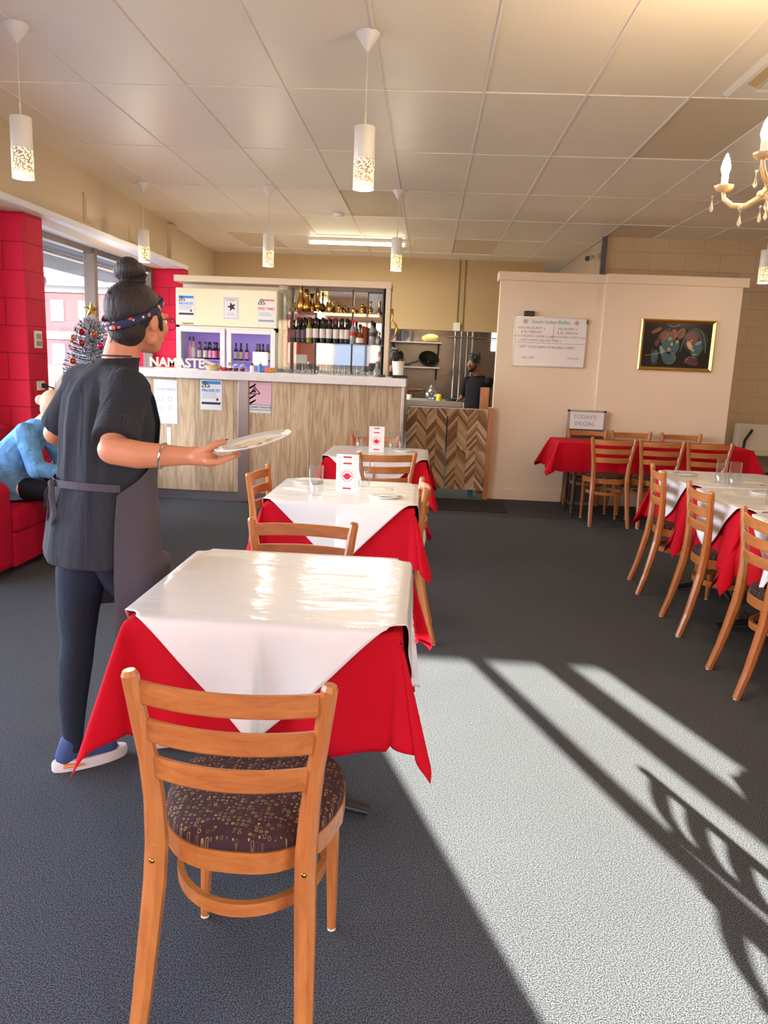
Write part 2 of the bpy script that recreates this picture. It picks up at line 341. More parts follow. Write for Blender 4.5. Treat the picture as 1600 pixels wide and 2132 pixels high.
# ------------------------------------------------------------------ room
X0, X1, YB, YF, ZC = -3.3, 4.8, -1.4, 13.2, 2.95
struct(MB().box(X0-0.3, X1+0.2, YB-0.2, YF+0.2, -0.1, 0).build('floor', CARPET))
m = MB(); xs = [-0.33+0.568*k for k in range(-7, 11)]; ys = [4.74+1.31*k for k in range(-5, 8)]
dark = {(1.374, 4.74), (-0.898, 7.36), (-2.602, 9.98), (1.942, 8.67), (0.238, 9.98)}
for i in range(len(xs)-1):
    for j in range(len(ys)-1):
        m.m = 2 if any(abs(xs[i]-a) < 0.05 and abs(ys[j]-b_) < 0.05 for a, b_ in dark) else 0
        z = ZC + (0.006 if m.m == 2 else random.uniform(0, 0.003))
        m.box(xs[i]+0.004, xs[i+1]-0.004, ys[j]+0.004, ys[j+1]-0.004, z, z+0.02)
m.m = 1
for x in xs: m.box(x-0.006, x+0.006, ys[0], ys[-1], ZC-0.004, ZC+0.02)
for y in ys: m.box(xs[0], xs[-1], y-0.006, y+0.006, ZC-0.003, ZC+0.02)
m.box(xs[0]-0.5, xs[-1]+0.5, ys[0]-0.3, ys[-1]+0.5, ZC+0.02, ZC+0.2)
struct(m.build('ceiling', [CEIL, CEILW, CEILD]))
struct(MB().box(X1, X1+0.15, YB, 9.5, 0, ZC+0.1).build('wall_right', TANBLK))
struct(MB().box(1.97, X1+0.15, 9.5, 9.7, 0, ZC+0.1).box(1.97, 2.12, 9.7, YF, 0, ZC+0.1).build('wall_back_right', TANBLK))
# wall over the kitchen opening
m = MB(); m.box(X0-0.3, -0.62, 11.9, 12.05, 0, ZC+0.1); m.box(-0.62, 1.61, 11.9, 12.05, 1.93, ZC+0.1); m.box(1.3, 1.61, 11.9, 12.05, 0, 1.93)
struct(m.build('wall_back', OCHRE))
struct(MB().box(X0-0.3, 2.2, YF, YF+0.15, 0, ZC+0.1).build('wall_kitchen', mat('steel_sheet', S(118, 108, 98), 0.26, metal=0.9, bump=0.6, bscale=3, noise=0.1, nscale=2)))
struct(MB().box(0.385, 0.40, 11.885, 11.9, 1.93, ZC).box(0.47, 0.485, 11.885, 11.9, 1.93, ZC).build('trim_1', mat('conduit_brown', S(132, 106, 74), 0.6, noise=0.05)))
o = MB().box(0.34, 0.44, 11.86, 11.9, 1.93, 2.05).build('wall_socket', PLAST); tag(o, 'white plastic double socket at the foot of the conduit over the kitchen opening', 'socket')

# partition with its cap, a shallow step forward in the middle
PY = 8.5
m = MB(); m.box(0.72, 1.80, PY, PY+0.14, 0, 2.33); m.box(1.80, 3.19, PY-0.07, PY+0.14, 0, 2.33)
struct(m.build('wall_partition', CREAM))
m = MB(); m.box(0.69, 1.83, PY-0.03, PY+0.17, 2.33, 2.42); m.box(1.80, 3.24, PY-0.10, PY+0.17, 2.33, 2.425)
struct(m.build('trim_2', CREAM, bevel=0.008))
m = MB(); m.box(0.71, 1.80, PY-0.02, PY, 0, 0.12); m.box(1.78, 3.19, PY-0.09, PY-0.07, 0, 0.12)
struct(m.build('baseboard_partition', CREAM, bevel=0.004))
struct(MB().box(1.93, 1.985, 9.44, 9.495, 0, ZC).build('trim_3', mat('grey_conduit', S(92, 88, 90), 0.5, noise=0.05)))

# left side: bulkhead beam, soffit, block pillar, window wall
def bx_(y): return -2.655-0.0525*y
m = MB(); ya, yb_ = YB, 11.9
for (y0, y1) in ((ya, 9.55), (9.55, yb_)):
    e = 0 if y0 == ya else 0.0
    vs_ = [(bx_(y)+dx, y, z) for y in (y0, y1) for dx in (0, -0.16) for z in ((2.41 if y0 == ya else 1.9), ZC+0.02)]
    m.add(vs_, [(0,1,5,4),(2,6,7,3),(0,4,6,2),(1,3,7,5),(0,2,3,1),(4,5,7,6)])
struct(m.build('trim_beam', BEAM, bevel=0.004))
struct(MB().box(X0-0.12, -2.9, YB, 9.4, 2.415, 2.46).build('trim_soffit', WHTP))
m = MB()
for y, w_, z0, z1 in ((6.83, 0.15, 2.53, 2.76), (8.0, 0.17, 2.54, 2.77)):
    x = bx_(y); m.box(x-0.005, x+0.012, y, y+w_, z0, z1); m.box(x, x+0.018, y+0.02, y+w_-0.02, z0+0.02, z1-0.02)
    o = m.build('access_panel', BEAM, bevel=0.003); m = MB()
    tag(o, 'cream cover plate on the ceiling beam, ' + ('the nearer one above the red pillar' if y < 7 else 'the farther one towards the fridge'), 'cover plate')
struct(MB().box(bx_(9.45)-0.02, bx_(9.45)+0.05, 9.4, 9.62, 2.42, 2.93).build('trim_4', BEAM, bevel=0.004))
struct(MB().box(X0-0.1, -3.0, 5.76, 6.06, 0, 2.42).build('wall_pillar', REDBLK, bevel=0.006))
struct(MB().box(X0-0.2, -2.93, 9.3, 9.5, 0, 2.42).build('wall_left_end', REDBLK))
m = MB()
m.box(X0-0.12, X0, YB, 9.3, 0, 0.42); m.box(X0-0.12, X0, YB, 0.6, 0, 2.45); m.box(X0-0.12, X0, 5.6, 6.0, 0.42, 2.45)
struct(m.build('wall_left', REDBLK))
def window(name, y0, y1, muls):
    m = MB(); z0, z1 = 0.42, 2.41
    m.box(X0-0.09, X0-0.01, y0, y1, z1-0.05, z1); m.box(X0-0.09, X0-0.01, y0, y1, z0, z0+0.06)
    for y in muls: m.box(X0-0.10, X0+0.01, y-0.035, y+0.035, z0, z1)
    f = struct(m.build(name, ALU, bevel=0.003))
    MB().box(X0-0.055, X0-0.049, y0+0.02, y1-0.02, z0+0.03, z1-0.03).build('pane', GL, f)
window('window_1', 6.06, 9.3, (6.09, 7.7, 9.27))
window('window_2', 0.6, 5.6, (0.63, 2.2, 3.9, 5.57))
# rear window wall (behind the camera)
m = MB()
m.box(X0-0.12, -2.95, YB-0.16, YB, 0, ZC+0.05); m.box(2.78, X1+0.15, YB-0.16, YB, 0, ZC+0.05); m.box(-2.95, 2.78, YB-0.16, YB, 2.42, ZC+0.05); m.box(0.98, 1.37, YB-0.16, YB, 0, 2.42)
struct(m.build('wall_front', CREAM))
m = MB()
m.box(-2.95, 0.98, YB-0.1, YB-0.04, 2.36, 2.42); m.box(-2.95, 0.98, YB-0.1, YB-0.04, 0, 0.12)
for x in (-2.93, -1.6, -0.3, 0.95): m.box(x-0.03, x+0.03, YB-0.11, YB-0.03, 0, 2.42)
f = struct(m.build('window_3', ALU)); MB().box(-2.9, 0.95, YB-0.075, YB-0.07, 0.1, 2.38).build('pane', GL, f)
m = MB(); m.box(1.37, 2.78, YB-0.1, YB-0.04, 0, 0.08)
for x in (2.145, 2.53): m.box(x-0.035, x+0.035, YB-0.11, YB-0.03, 0, 2.42)
m.box(2.46, 2.60, YB-0.1, YB-0.04, 0, 2.42)
f = struct(m.build('door_1', ALU)); MB().box(1.39, 2.76, YB-0.075, YB-0.07, 0.06, 2.42).build('pane', GL, f)
# ------------------------------------------------------------------ outdoors
struct(MB().box(-40, X0-0.35, -30, 45, -0.35, -0.3).box(-40, 40, -40, YB-0.2, -0.35, -0.3).build('floor_outside', mat('paving', S(104, 102, 98), 0.9, noise=0.1)))
# corrugated awning outside the left window
m = MB(); AW = mat('awning_grey', S(34, 34, 44), 0.6, noise=0.05)
for k in range(16):
    x = X0-0.16-k*0.11
    m.box(x-0.085, x, 1.0, 12.5, 2.44+k*0.004, 2.47+k*0.004); m.box(x-0.11, x-0.085, 1.0, 12.5, 2.49+k*0.004, 2.51+k*0.004)
o = m.build('awning', AW); tag(o, 'grey ribbed metal awning outside the left window', 'awning')
o = MB().cap((-4.62, 7.0, 2.17), 0.085, (-4.55, 9.05, 2.2), 0.085).build('rolled_blind', mat('blind_grey', S(150, 152, 170), 0.7, noise=0.04)); tag(o, 'grey rolled up blind hanging under the awning outside', 'blind')
o = MB().cyl((-4.0, 4, 2.42), (-4.0, 12, 2.42), 0.02).build('awning_rail', PLAST); tag(o, 'thin white rail under the awning outside', 'rail')
RB = mat('red_cladding', S(56, 13, 18), 0.8, noise=0.04)
t_ = thing('apartment_building', 'red clad building with white bands and small windows outside the left window', 'building', (-23.9, 48, -0.3))
MB().box(0, 16, 0, 9, 0, 5.25).build('wall', RB, t_)
MB().box(-0.1, 16.1, -0.12, 0, 2.28, 2.75).box(-0.1, 16.1, -0.15, 0, 5.1, 5.5).box(-0.35, 0.02, -0.1, 0.3, 0, 5.2).build('band', mat('render_band', S(96, 94, 96), 0.8, noise=0.04), t_)
MB().add([(-0.6,-0.6,5.45),(16.6,-0.6,5.45),(16.6,9,8.2),(-0.6,9,8.2),(-0.6,-0.6,5.6),(16.6,-0.6,5.6),(16.6,9,8.35),(-0.6,9,8.35)],[(0,1,2,3),(4,7,6,5),(0,4,5,1),(3,2,6,7),(0,3,7,4),(1,5,6,2)]).build('roof', GREYM, t_)
WF = mat('window_blue_frame', S(30, 34, 66), 0.5, noise=0.05); WP = mat('window_blind_pane', S(84, 90, 98), 0.2, noise=0.02)
for x in (0.45, 2.2, 4.2, 6.4):
    for z in (0.72, 3.35):
        f = MB().box(x, x+0.85, -0.06, 0.02, z, z+1.3).build('window', WF, t_)
        MB().box(x+0.09, x+0.76, -0.075, -0.06, z+0.09, z+1.21).build('pane', WP, f)
m = MB()
for k in range(60): m.box(-9+k*0.16, -9+k*0.16+0.15, -3, -2.96, 0, 1.45)
m.box(-9, 0.6, -2.96, -2.92, 0.3, 0.4); m.box(-9, 0.6, -2.96, -2.92, 1.1, 1.2)
f = m.build('paling_fence', mat('pale_paling', S(96, 76, 66), 0.8, noise=0.08), loc=(-7, 16.5, -0.3)); tag(f, 'pale wooden paling fence outside before the red building', 'fence')
# rear outlook; brick block added and sized to keep sun off the left panes
t_ = thing('brick_sun_blocker', 'tan brick building added behind the camera, sized to block the sun', 'building', (-5.5, -10, -0.3))
MB().box(-7, 9.7, -4, 0, 0, 7.2).build('wall', brick_mat('tan_brick', S(196, 140, 96), S(180, 170, 156), 0.24, 0.08, 0.01, 'X'), t_)
MB().box(-7.2, 9.55, -4.2, 0.1, 7.2, 7.4).build('roof', GREYM, t_)
for x in (-4, -1, 2, 5):
    f = MB().box(x, x+1.4, -0.05, 0.05, 1.4, 2.8).build('window', ALU, t_); MB().box(x+0.06, x+1.34, 0.05, 0.06, 1.46, 2.74).build('pane', WP, f)
LEAF = mat('leaf_green', S(96, 138, 62), 0.7, bump=0.4, bscale=20, noise=0.3, nscale=6); BARK = mat('bark', S(96, 76, 58), 0.9, noise=0.2)
for i, (x, y) in enumerate(((7.5, -13), (10.5, -16))):
    t_ = thing('tree', ['round green tree outside behind the camera, beside the brick building', 'round green tree farther behind the brick building'][i], 'tree', (x, y, -0.3), group='trees outside')
    MB().tube([(0,0,0),(0.05,0,1),(0,0.1,2)], [0.14,0.11,0.08]).build('trunk', BARK, t_)
    m = MB()
    for k in range(26):
        a = random.uniform(0, 2*PI); r = random.uniform(0, 1.1); m.sph((r*math.cos(a), r*math.sin(a), 2.1+random.uniform(-.5, .8)), random.uniform(.25, .5), 8, 6)
    m.build('crown', LEAF, t_)

# ------------------------------------------------------------------ bar counter
FY = 7.57
t_ = thing('bar_counter', 'long bar counter with pale oak boards and a steel kick plate', 'counter', (0, 0, 0))
MB().box(-3.24, -0.245, FY, FY+0.55, 0.1, 1.21).build('front', OAK, t_)
MB().box(-3.24, -0.245, FY+0.03, FY+0.5, 0, 0.1).build('kick_plate', STEEL, t_)
MB().box(-1.848, -1.748, FY-0.012, FY, 0.02, 1.208).build('steel_strip', STEEL, t_, bevel=0.002)
MB().box(-0.245, -0.218, FY-0.006, FY+0.9, 0, 1.21).build('end_trim', STEEL, t_, bevel=0.002)
tp = MB().box(-3.25, -0.205, FY-0.07, FY+0.62, 1.21, 1.29).build('counter_top', mat('marble_top', S(222, 216, 214), 0.2, noise=0.14, nscale=14, bump=0.1, bscale=10), bevel=0.006)
tag(tp, 'thick pale speckled slab running along the top of the bar counter', 'worktop')
# back bench
t_ = thing('back_bench', 'low dark bench under the bar mirrors behind the counter', 'bench', (0, 0, 0))
MB().box(-1.72, -0.53, 8.78, 9.28, 0, 1.2).build('carcass', mat('bench_brown', S(96, 78, 66), 0.6, noise=0.05), t_)
MB().box(-1.72, -0.53, 8.76, 9.28, 1.2, 1.235).build('bench_top', STEEL, t_, bevel=0.003)

# display fridge
FR = 9.0
WENA = mat('fridge_white', S(226, 220, 212), 0.3, noise=0.02)
t_ = thing('drinks_fridge', 'white double door drinks fridge with lit header behind the bar', 'fridge', (0, 0, 0))
m = MB(); m.box(-2.92, -1.75, FR+0.25, 9.28, 0, 2.18); m.box(-2.92, -2.885, FR, FR+0.25, 0, 1.76); m.box(-1.785, -1.75, FR, FR+0.25, 0, 1.76); m.box(-2.92, -1.75, FR, FR+0.25, 1.72, 1.76); m.box(-2.92, -1.75, FR, FR+0.25, 0, 0.6)
m.build('cabinet', WENA, t_)
MB().box(-2.92, -1.75, FR-0.02, FR+0.25, 1.765, 2.18).build('header_panel', mat('header_cream', S(232, 214, 180), 0.35, noise=0.02, emis=S(255, 226, 180), estr=0.04), t_, bevel=0.01)
LILAC = mat('lilac_lining', S(150, 128, 190), 0.5, noise=0.02, emis=S(176, 130, 255), estr=0.1)
m = MB(); m.box(-2.88, -1.79, FR+0.235, FR+0.249, 0.62, 1.72)
m.build('lining', LILAC, t_)
MB().box(-2.88, -1.79, FR+0.03, FR+0.23, 1.375, 1.387).build('shelf', LILAC, t_)
for x0, x1 in ((-2.91, -2.345), (-2.325, -1.76)):
    m = MB(); z0, z1 = 0.62, 1.74
    m.box(x0, x0+0.055, FR-0.045, FR-0.005, z0, z1); m.box(x1-0.055, x1, FR-0.045, FR-0.005, z0, z1); m.box(x0+.055, x1-.055, FR-0.045, FR-0.005, z1-0.05, z1); m.box(x0+.055, x1-.055, FR-0.045, FR-0.005, z0, z0+0.06)
    d = m.build('door', WENA, t_, bevel=0.004); MB().box(x0+0.05, x1-0.05, FR-0.03, FR-0.024, z0+0.05, z1-0.05).build('pane', GL, d)
text('Supercold', 0.032, DARK, t_, (-2.78, FR-0.0215, 1.785), bold=0.0008)
# bottles in the fridge
def bottle_mb(h, r, body, neck=0.35, m=None, n=14):
    m = m or MB(); nr = r*0.36
    m.lathe([(r*0.9, 0), (r, 0.01), (r, h*body), (r*0.85, h*(body+0.06)), (nr*1.25, h*(body+0.17)), (nr, h*(body+0.24)), (nr, h*0.97), (nr*1.15, h*0.972), (nr*1.15, h)], n=n)
    return m
DG = mat('dark_green_bottle', S(18, 24, 20), 0.08, noise=0.05, coat=0.5); DR = mat('dark_red_wine_bottle', S(26, 12, 16), 0.08, noise=0.05, coat=0.5)
YG = mat('olive_bottle', S(120, 122, 40), 0.1, noise=0.05, coat=0.5); AMB = mat('amber_bottle', S(120, 66, 24), 0.1, noise=0.05, coat=0.5)
CLR = mat('clear_spirit_bottle', S(196, 198, 196), 0.08, noise=0.03, trans=0.6); ROSE = mat('rose_bottle', S(216, 160, 150), 0.1, noise=0.03, coat=0.5)
CAPR = mat('dark_red_foil', S(112, 24, 34), 0.4, noise=0.04); LBL = mat('paper_label', S(206, 194, 186), 0.6, noise=0.04); LBLP = mat('pink_label', S(226, 140, 176), 0.6, noise=0.03); LBLR = mat('red_label', S(190, 40, 44), 0.6, noise=0.03)
protos = {}
def bottle(kind, x, y, z, label, group, h=0.3, r=0.037, body=0.55, glass=DG, lab=LBL, capm=DG, lz=(0.12, 0.42), cat='bottle'):
    if kind in protos:
        return dup(protos[kind], (x, y, z), random.uniform(-.1, .1), label, group)
    t = thing('wine_bottle' if h > 0.26 and body > 0.5 else 'bottle', label, cat, (x, y, z), 0, group)
    bottle_mb(h, r, body).build('glass_body', glass, t)
    if lab:
        m = MB(); n = 12; a0, a1 = -PI*0.97, -PI*0.03
        m.grid(lambda u, v: ((r+0.0008)*math.cos(a0+(a1-a0)*u), (r+0.0008)*math.sin(a0+(a1-a0)*u), h*(lz[0]+(lz[1]-lz[0])*v)), n, 1); m.build('paper_label', lab, t)
    nr = r*0.36
    MB().lathe([(nr*1.2, 0.0), (nr*1.25, h*0.2), (nr*0.9, h*0.205)], (0, 0, h*0.8), 10).build('cap', capm, t)
    protos[kind] = t; return t
fz = 1.387; gx_ = 'bottles inside the drinks fridge'
fb = [(-2.79, 'rose', ROSE, LBLP), (-2.75, 'rose2', ROSE, LBL), (-2.68, 'amb1', AMB, LBL), (-2.61, 'beer', DG, LBL), (-2.55, 'beerp', DG, LBLP), (-2.50, 'beerp', DG, LBLP), (-2.43, 'beerr', DR, LBLR)]
for i, (x, k, g, l) in enumerate(fb):
    bottle('f'+k, x, FR+0.09, fz, ['tall rose bottle at the left end of the lit fridge shelf', 'rose bottle second from left on the fridge shelf', 'amber bottle beside the rose bottles in the fridge', 'dark beer bottle with pale label in the fridge', 'dark beer bottle with pink label, left of the pink labelled pair', 'dark beer bottle with pink label, right of the pink labelled pair', 'dark red bottle by the right edge of the left fridge door'][i], gx_, h=0.2 if i > 1 else 0.25, r=0.026, body=0.5, glass=g, lab=l, capm=DR, lz=(0.1, 0.5))
for i, (x, k) in enumerate(((-2.25, 'beer'), (-2.19, 'beer'), (-2.12, 'beerp'), (-2.0, 'beerp'), (-1.93, 'beerr'), (-1.87, 'beer'))):
    bottle('f'+k, x, FR+0.1, fz, 'dark bottle behind the right fridge door, %s' % ['leftmost', 'second from the left', 'third from the left with pink label', 'fourth from the left with pink label', 'red labelled one near the right', 'rightmost'][i], gx_)
for i, (x, k) in enumerate(((-2.7, 'beer'), (-2.6, 'beerp'), (-2.5, 'beer'), (-1.99, 'beerp'), (-1.9, 'beerr'))):
    bottle('f'+k, x, FR+0.19, fz, 'dark bottle in the rear row of the fridge shelf, %s' % ['left end', 'second', 'middle left door', 'right door left', 'right end'][i], gx_)

# cabinet around fridge and mirrors
t_ = thing('bar_shelving', 'pale bar unit framing the fridge and the glass shelves', 'shelving', (0, 0, 0))
MB().box(-2.93, -0.455, 8.95, 9.32, 2.245, 2.315).build('top_board', CREAM, t_, bevel=0.004)
MB().box(-0.515, -0.462, 8.97, 9.32, 0, 2.245).build('end_panel', CREAM, t_, bevel=0.004)
MB().box(-2.93, -0.515, 9.29, 9.32, 0, 2.245).build('back_panel', IVORY, t_)
MIR = mat('mirror_glass', S(232, 230, 220), 0.03, metal=1.0)
MB().box(-1.73, -0.53, 9.27, 9.285, 1.25, 2.24).build('mirror', MIR, t_)
for x in (-1.61, -1.34, -0.91, -0.545): MB().box(x-0.008, x+0.008, 9.0 if x in (-0.545,) else 9.235, 9.268, 1.24, 2.243).build('upright', BLK, t_)
MB().box(-1.73, -1.62, 8.98, 9.26, 1.24, 2.24).build('side_glass', GLS, t_)
for z in (1.958, 1.612, 1.262): MB().box(-1.605, -0.53, 8.99, 9.262, z, z+0.009).build('shelf', GLS, t_)
bs = 'bottles on the middle glass shelf'
z = 1.622; Yb = 9.06
seq = [(-1.565,'sp',DG,None,'dark champagne style bottle at the left end of the middle shelf'),(-1.51,'sp2',DG,None,'dark bottle second from the left of the middle shelf'),(-1.455,'sp',DG,None,'dark bottle third from the left of the middle shelf'),
 (-1.39,'yg',YG,LBL,'olive necked wine bottle with white label, leftmost of the labelled ones'),(-1.315,'w1',DG,LBL,'dark wine bottle with white label, right of the olive bottle'),(-1.235,'w1',DG,LBL,'dark wine bottle with white label under the yellow lamp reflection'),(-1.16,'w2',DG,LBL,'wine bottle with red cap left of the middle'),(-1.08,'w2',DG,LBL,'wine bottle with red cap right of the middle'),(-1.005,'w3',DR,LBL,'dark red wine bottle beside the second mirror strip'),(-0.955,'w3',DR,LBL,'dark wine bottle right of the second mirror strip')]
for x, k, g, l, lb in seq:
    bottle('s'+k, x, Yb, z, lb, bs, h=0.285 if k[:2] != 'sp' else 0.25, r=0.035, glass=g, lab=l or mat('purple_label', S(88, 60, 72), 0.6, noise=0.04), capm={'w2': CAPR, 'yg': CAPR}.get(k, DG), lz=(0.2, 0.56))
for i in range(9): bottle('sw1' if i % 2 else 'sw2', -1.53+i*0.071, 9.17, z, 'dark wine bottle in the back row of the middle shelf, %s from the left' % ['first','second','third','fourth','fifth','sixth','seventh','eighth','ninth'][i], bs)
bottle('clr', -0.885, Yb, z, 'clear spirit bottle with slanted red label on the middle shelf', bs, h=0.27, r=0.036, body=0.6, glass=CLR, lab=LBLR, capm=REDINK, lz=(0.35, 0.52))
bottle('brandy', -0.80, Yb-0.02, z, 'squat dark liqueur bottle with cream label on the middle shelf', bs, h=0.225, r=0.045, body=0.36, glass=AMB, lab=LBL, capm=DG, lz=(0.08, 0.32))
o = MB().lathe([(0.032, 0), (0.034, 0.2), (0.03, 0.205)], (-0.755, 9.15, z)).build('whisky_tin', mat('rust_tin', S(168, 70, 50), 0.4, noise=0.04)); tag(o, 'rust red bottle tube behind the liqueur bottle', 'tin')
bottle('clr2', -0.665, Yb, z, 'clear whisky bottle with slanted dark label at the right', bs, h=0.27, r=0.037, body=0.6, glass=CLR, lab=mat('dark_label', S(60, 70, 62), 0.6, noise=0.03), capm=BLK, lz=(0.35, 0.52))
bottle('mini', -0.6, Yb+0.02, z, 'small clear bottle at the right end of the middle shelf', bs, h=0.16, r=0.024, body=0.5, glass=CLR, lab=LBL, capm=BRASS)
# brass vases on the top shelf
def vase(name, prof, x, label, y=9.07, handle=None):
    t = thing(name, label, 'vase' if name == 'brass_vase' else 'jug', (x, y, 1.968), 0, 'brassware on the top glass shelf')
    MB().lathe(prof, n=18).build('vessel', BRASS, t)
    if handle: MB().tube(handle, 0.004, 6).build('handle', BRASS, t)
    return t
tall = lambda h: [(0.03, 0), (0.045, h*0.1), (0.05, h*0.2), (0.035, h*0.45), (0.02, h*0.7), (0.022, h*0.92), (0.042, h)]
bud = lambda h: [(0.02, 0), (0.012, 0.01), (0.028, h*0.25), (0.03, h*0.35), (0.01, h*0.5), (0.009, h*0.8), (0.018, h)]
vase('brass_vase', tall(0.29), -1.49, 'tallest brass vase with a flared rim at the left of the top shelf')
vase('brass_vase', tall(0.23), -1.425, 'shorter flared brass vase beside the tallest one')
vase('brass_vase', bud(0.1), -1.57, 'tiny brass vase at the left end of the top shelf')
vase('brass_ewer', [(0.028, 0), (0.012, 0.012), (0.035, 0.04), (0.045, 0.07), (0.03, 0.1), (0.012, 0.13), (0.014, 0.2), (0.016, 0.235), (0.004, 0.25), (0.004, 0.285), (0.001, 0.29)], -1.295, 'tall brass ewer with a pointed lid and curved handle', handle=[(0.04,0,.09),(0.085,0,.15),(0.08,0,.21),(0.018,0,.22)])
vase('brass_vase', bud(0.15), -1.36, 'narrow brass vase left of the pointed ewer')
vase('brass_ewer', [(0.02,0),(0.03,0.04),(0.02,0.08),(0.012,0.1),(0.018,0.14)], -1.16, 'small brass jug with a round handle in the middle of the shelf', handle=[(0.02,0,.12),(0.05,0,.13),(0.05,0,.07),(0.025,0,.04)])
vase('brass_vase', bud(0.12), -1.20, 'thin brass vase left of the small jug', 9.15)
vase('brass_ewer', [(0.018,0),(0.01,0.02),(0.028,0.05),(0.022,0.08),(0.012,0.09)], -1.05, 'rounded brass pot with a long curved spout', handle=[(0.02,0,.07),(-0.04,0,.15),(-0.08,0,.13),(-0.09,0,.10)])
vase('brass_vase', bud(0.085), -0.985, 'little brass bud vase left of the second mirror strip')
vase('brass_vase', [(0.02,0),(0.01,0.01),(0.026,0.035),(0.02,0.055),(0.008,0.06),(0.02,0.075)], -0.885, 'squat brass cup right of the second mirror strip')
vase('brass_vase', [(0.018,0),(0.012,0.012),(0.026,0.04),(0.024,0.07),(0.014,0.085),(0.026,0.105)], -0.785, 'two handled brass urn left of the framed notice')
vase('brass_vase', bud(0.14), -0.69, 'slim brass bud vase before the framed notice, left one')
vase('brass_vase', [(0.03,0),(0.035,0.015),(0.015,0.035),(0.012,0.09),(0.02,0.14)], -0.59, 'brass vase with a wide foot before the framed notice, right one')
t_ = thing('framed_notice', 'grey notice in a black frame propped behind the brass vases', 'frame', (-0.64, 9.24, 1.97))
m = MB(); m.box(-0.1, 0.1, 0, 0.012, 0, 0.012); m.box(-0.1, 0.1, 0, 0.012, 0.238, 0.25); m.box(-0.1, -0.088, 0, 0.012, 0, 0.25); m.box(0.088, 0.1, 0, 0.012, 0, 0.25); m.build('frame', BLK, t_)
MB().box(-0.09, 0.09, 0.004, 0.012, 0.01, 0.24).build('sheet', mat('grey_notice', S(186, 184, 190), 0.5, noise=0.03), t_)
# glasses on the lowest shelf
def tumbler(h, r, thick=0.0025, foot=0.012):
    return MB().lathe([(0.001, 0), (r*0.92, 0), (r*0.95, foot*0.4), (r, h), (r-thick, h), (r*0.95-thick, foot), (0.001, foot)], n=20, cap=False)
g0 = tumbler(0.11, 0.033).build('tumbler', GLT); tag(g0, 'clear tumbler at the left end of the front row on the lowest bar shelf', 'glass', 'tumblers on the lowest bar shelf'); g0.location = (-1.57, 9.04, 1.271)
k = 0
for j, y in enumerate((9.04, 9.14)):
    for i in range(14):
        if i == 0 and j == 0: continue
        c = g0.copy(); col.objects.link(c); c.location = (-1.57+i*0.074+j*0.01, y, 1.271); c['label'] = 'clear tumbler in the %s row of the lowest bar shelf, %s from the left' % (['front', 'back'][j], ['first', 'second', 'third', 'fourth', 'fifth', 'sixth', 'seventh', 'eighth', 'ninth', 'tenth', 'eleventh', 'twelfth', 'thirteenth', 'fourteenth'][i])
bottle('decanter', -0.58, 8.87, 1.235, 'clear glass decanter standing at the right end of the back bench', 'decanter', h=0.2, r=0.04, body=0.5, glass=CLR, lab=None, capm=CLR)
# hanging horn on the end panel
o = MB().tube([(-0.45,8.96,2.02),(-0.435,8.96,2.0),(-0.43,8.96,1.95),(-0.44,8.96,1.90),(-0.40,8.96,1.86),(-0.375,8.96,1.80),(-0.39,8.96,1.74),(-0.44,8.96,1.70)], [0.02,0.014,0.008,0.01,0.014,0.016,0.012,0.006], 8).build('wall_ornament', BRASS); tag(o, 'curved dark brass ornament hanging on the end of the bar unit', 'ornament')

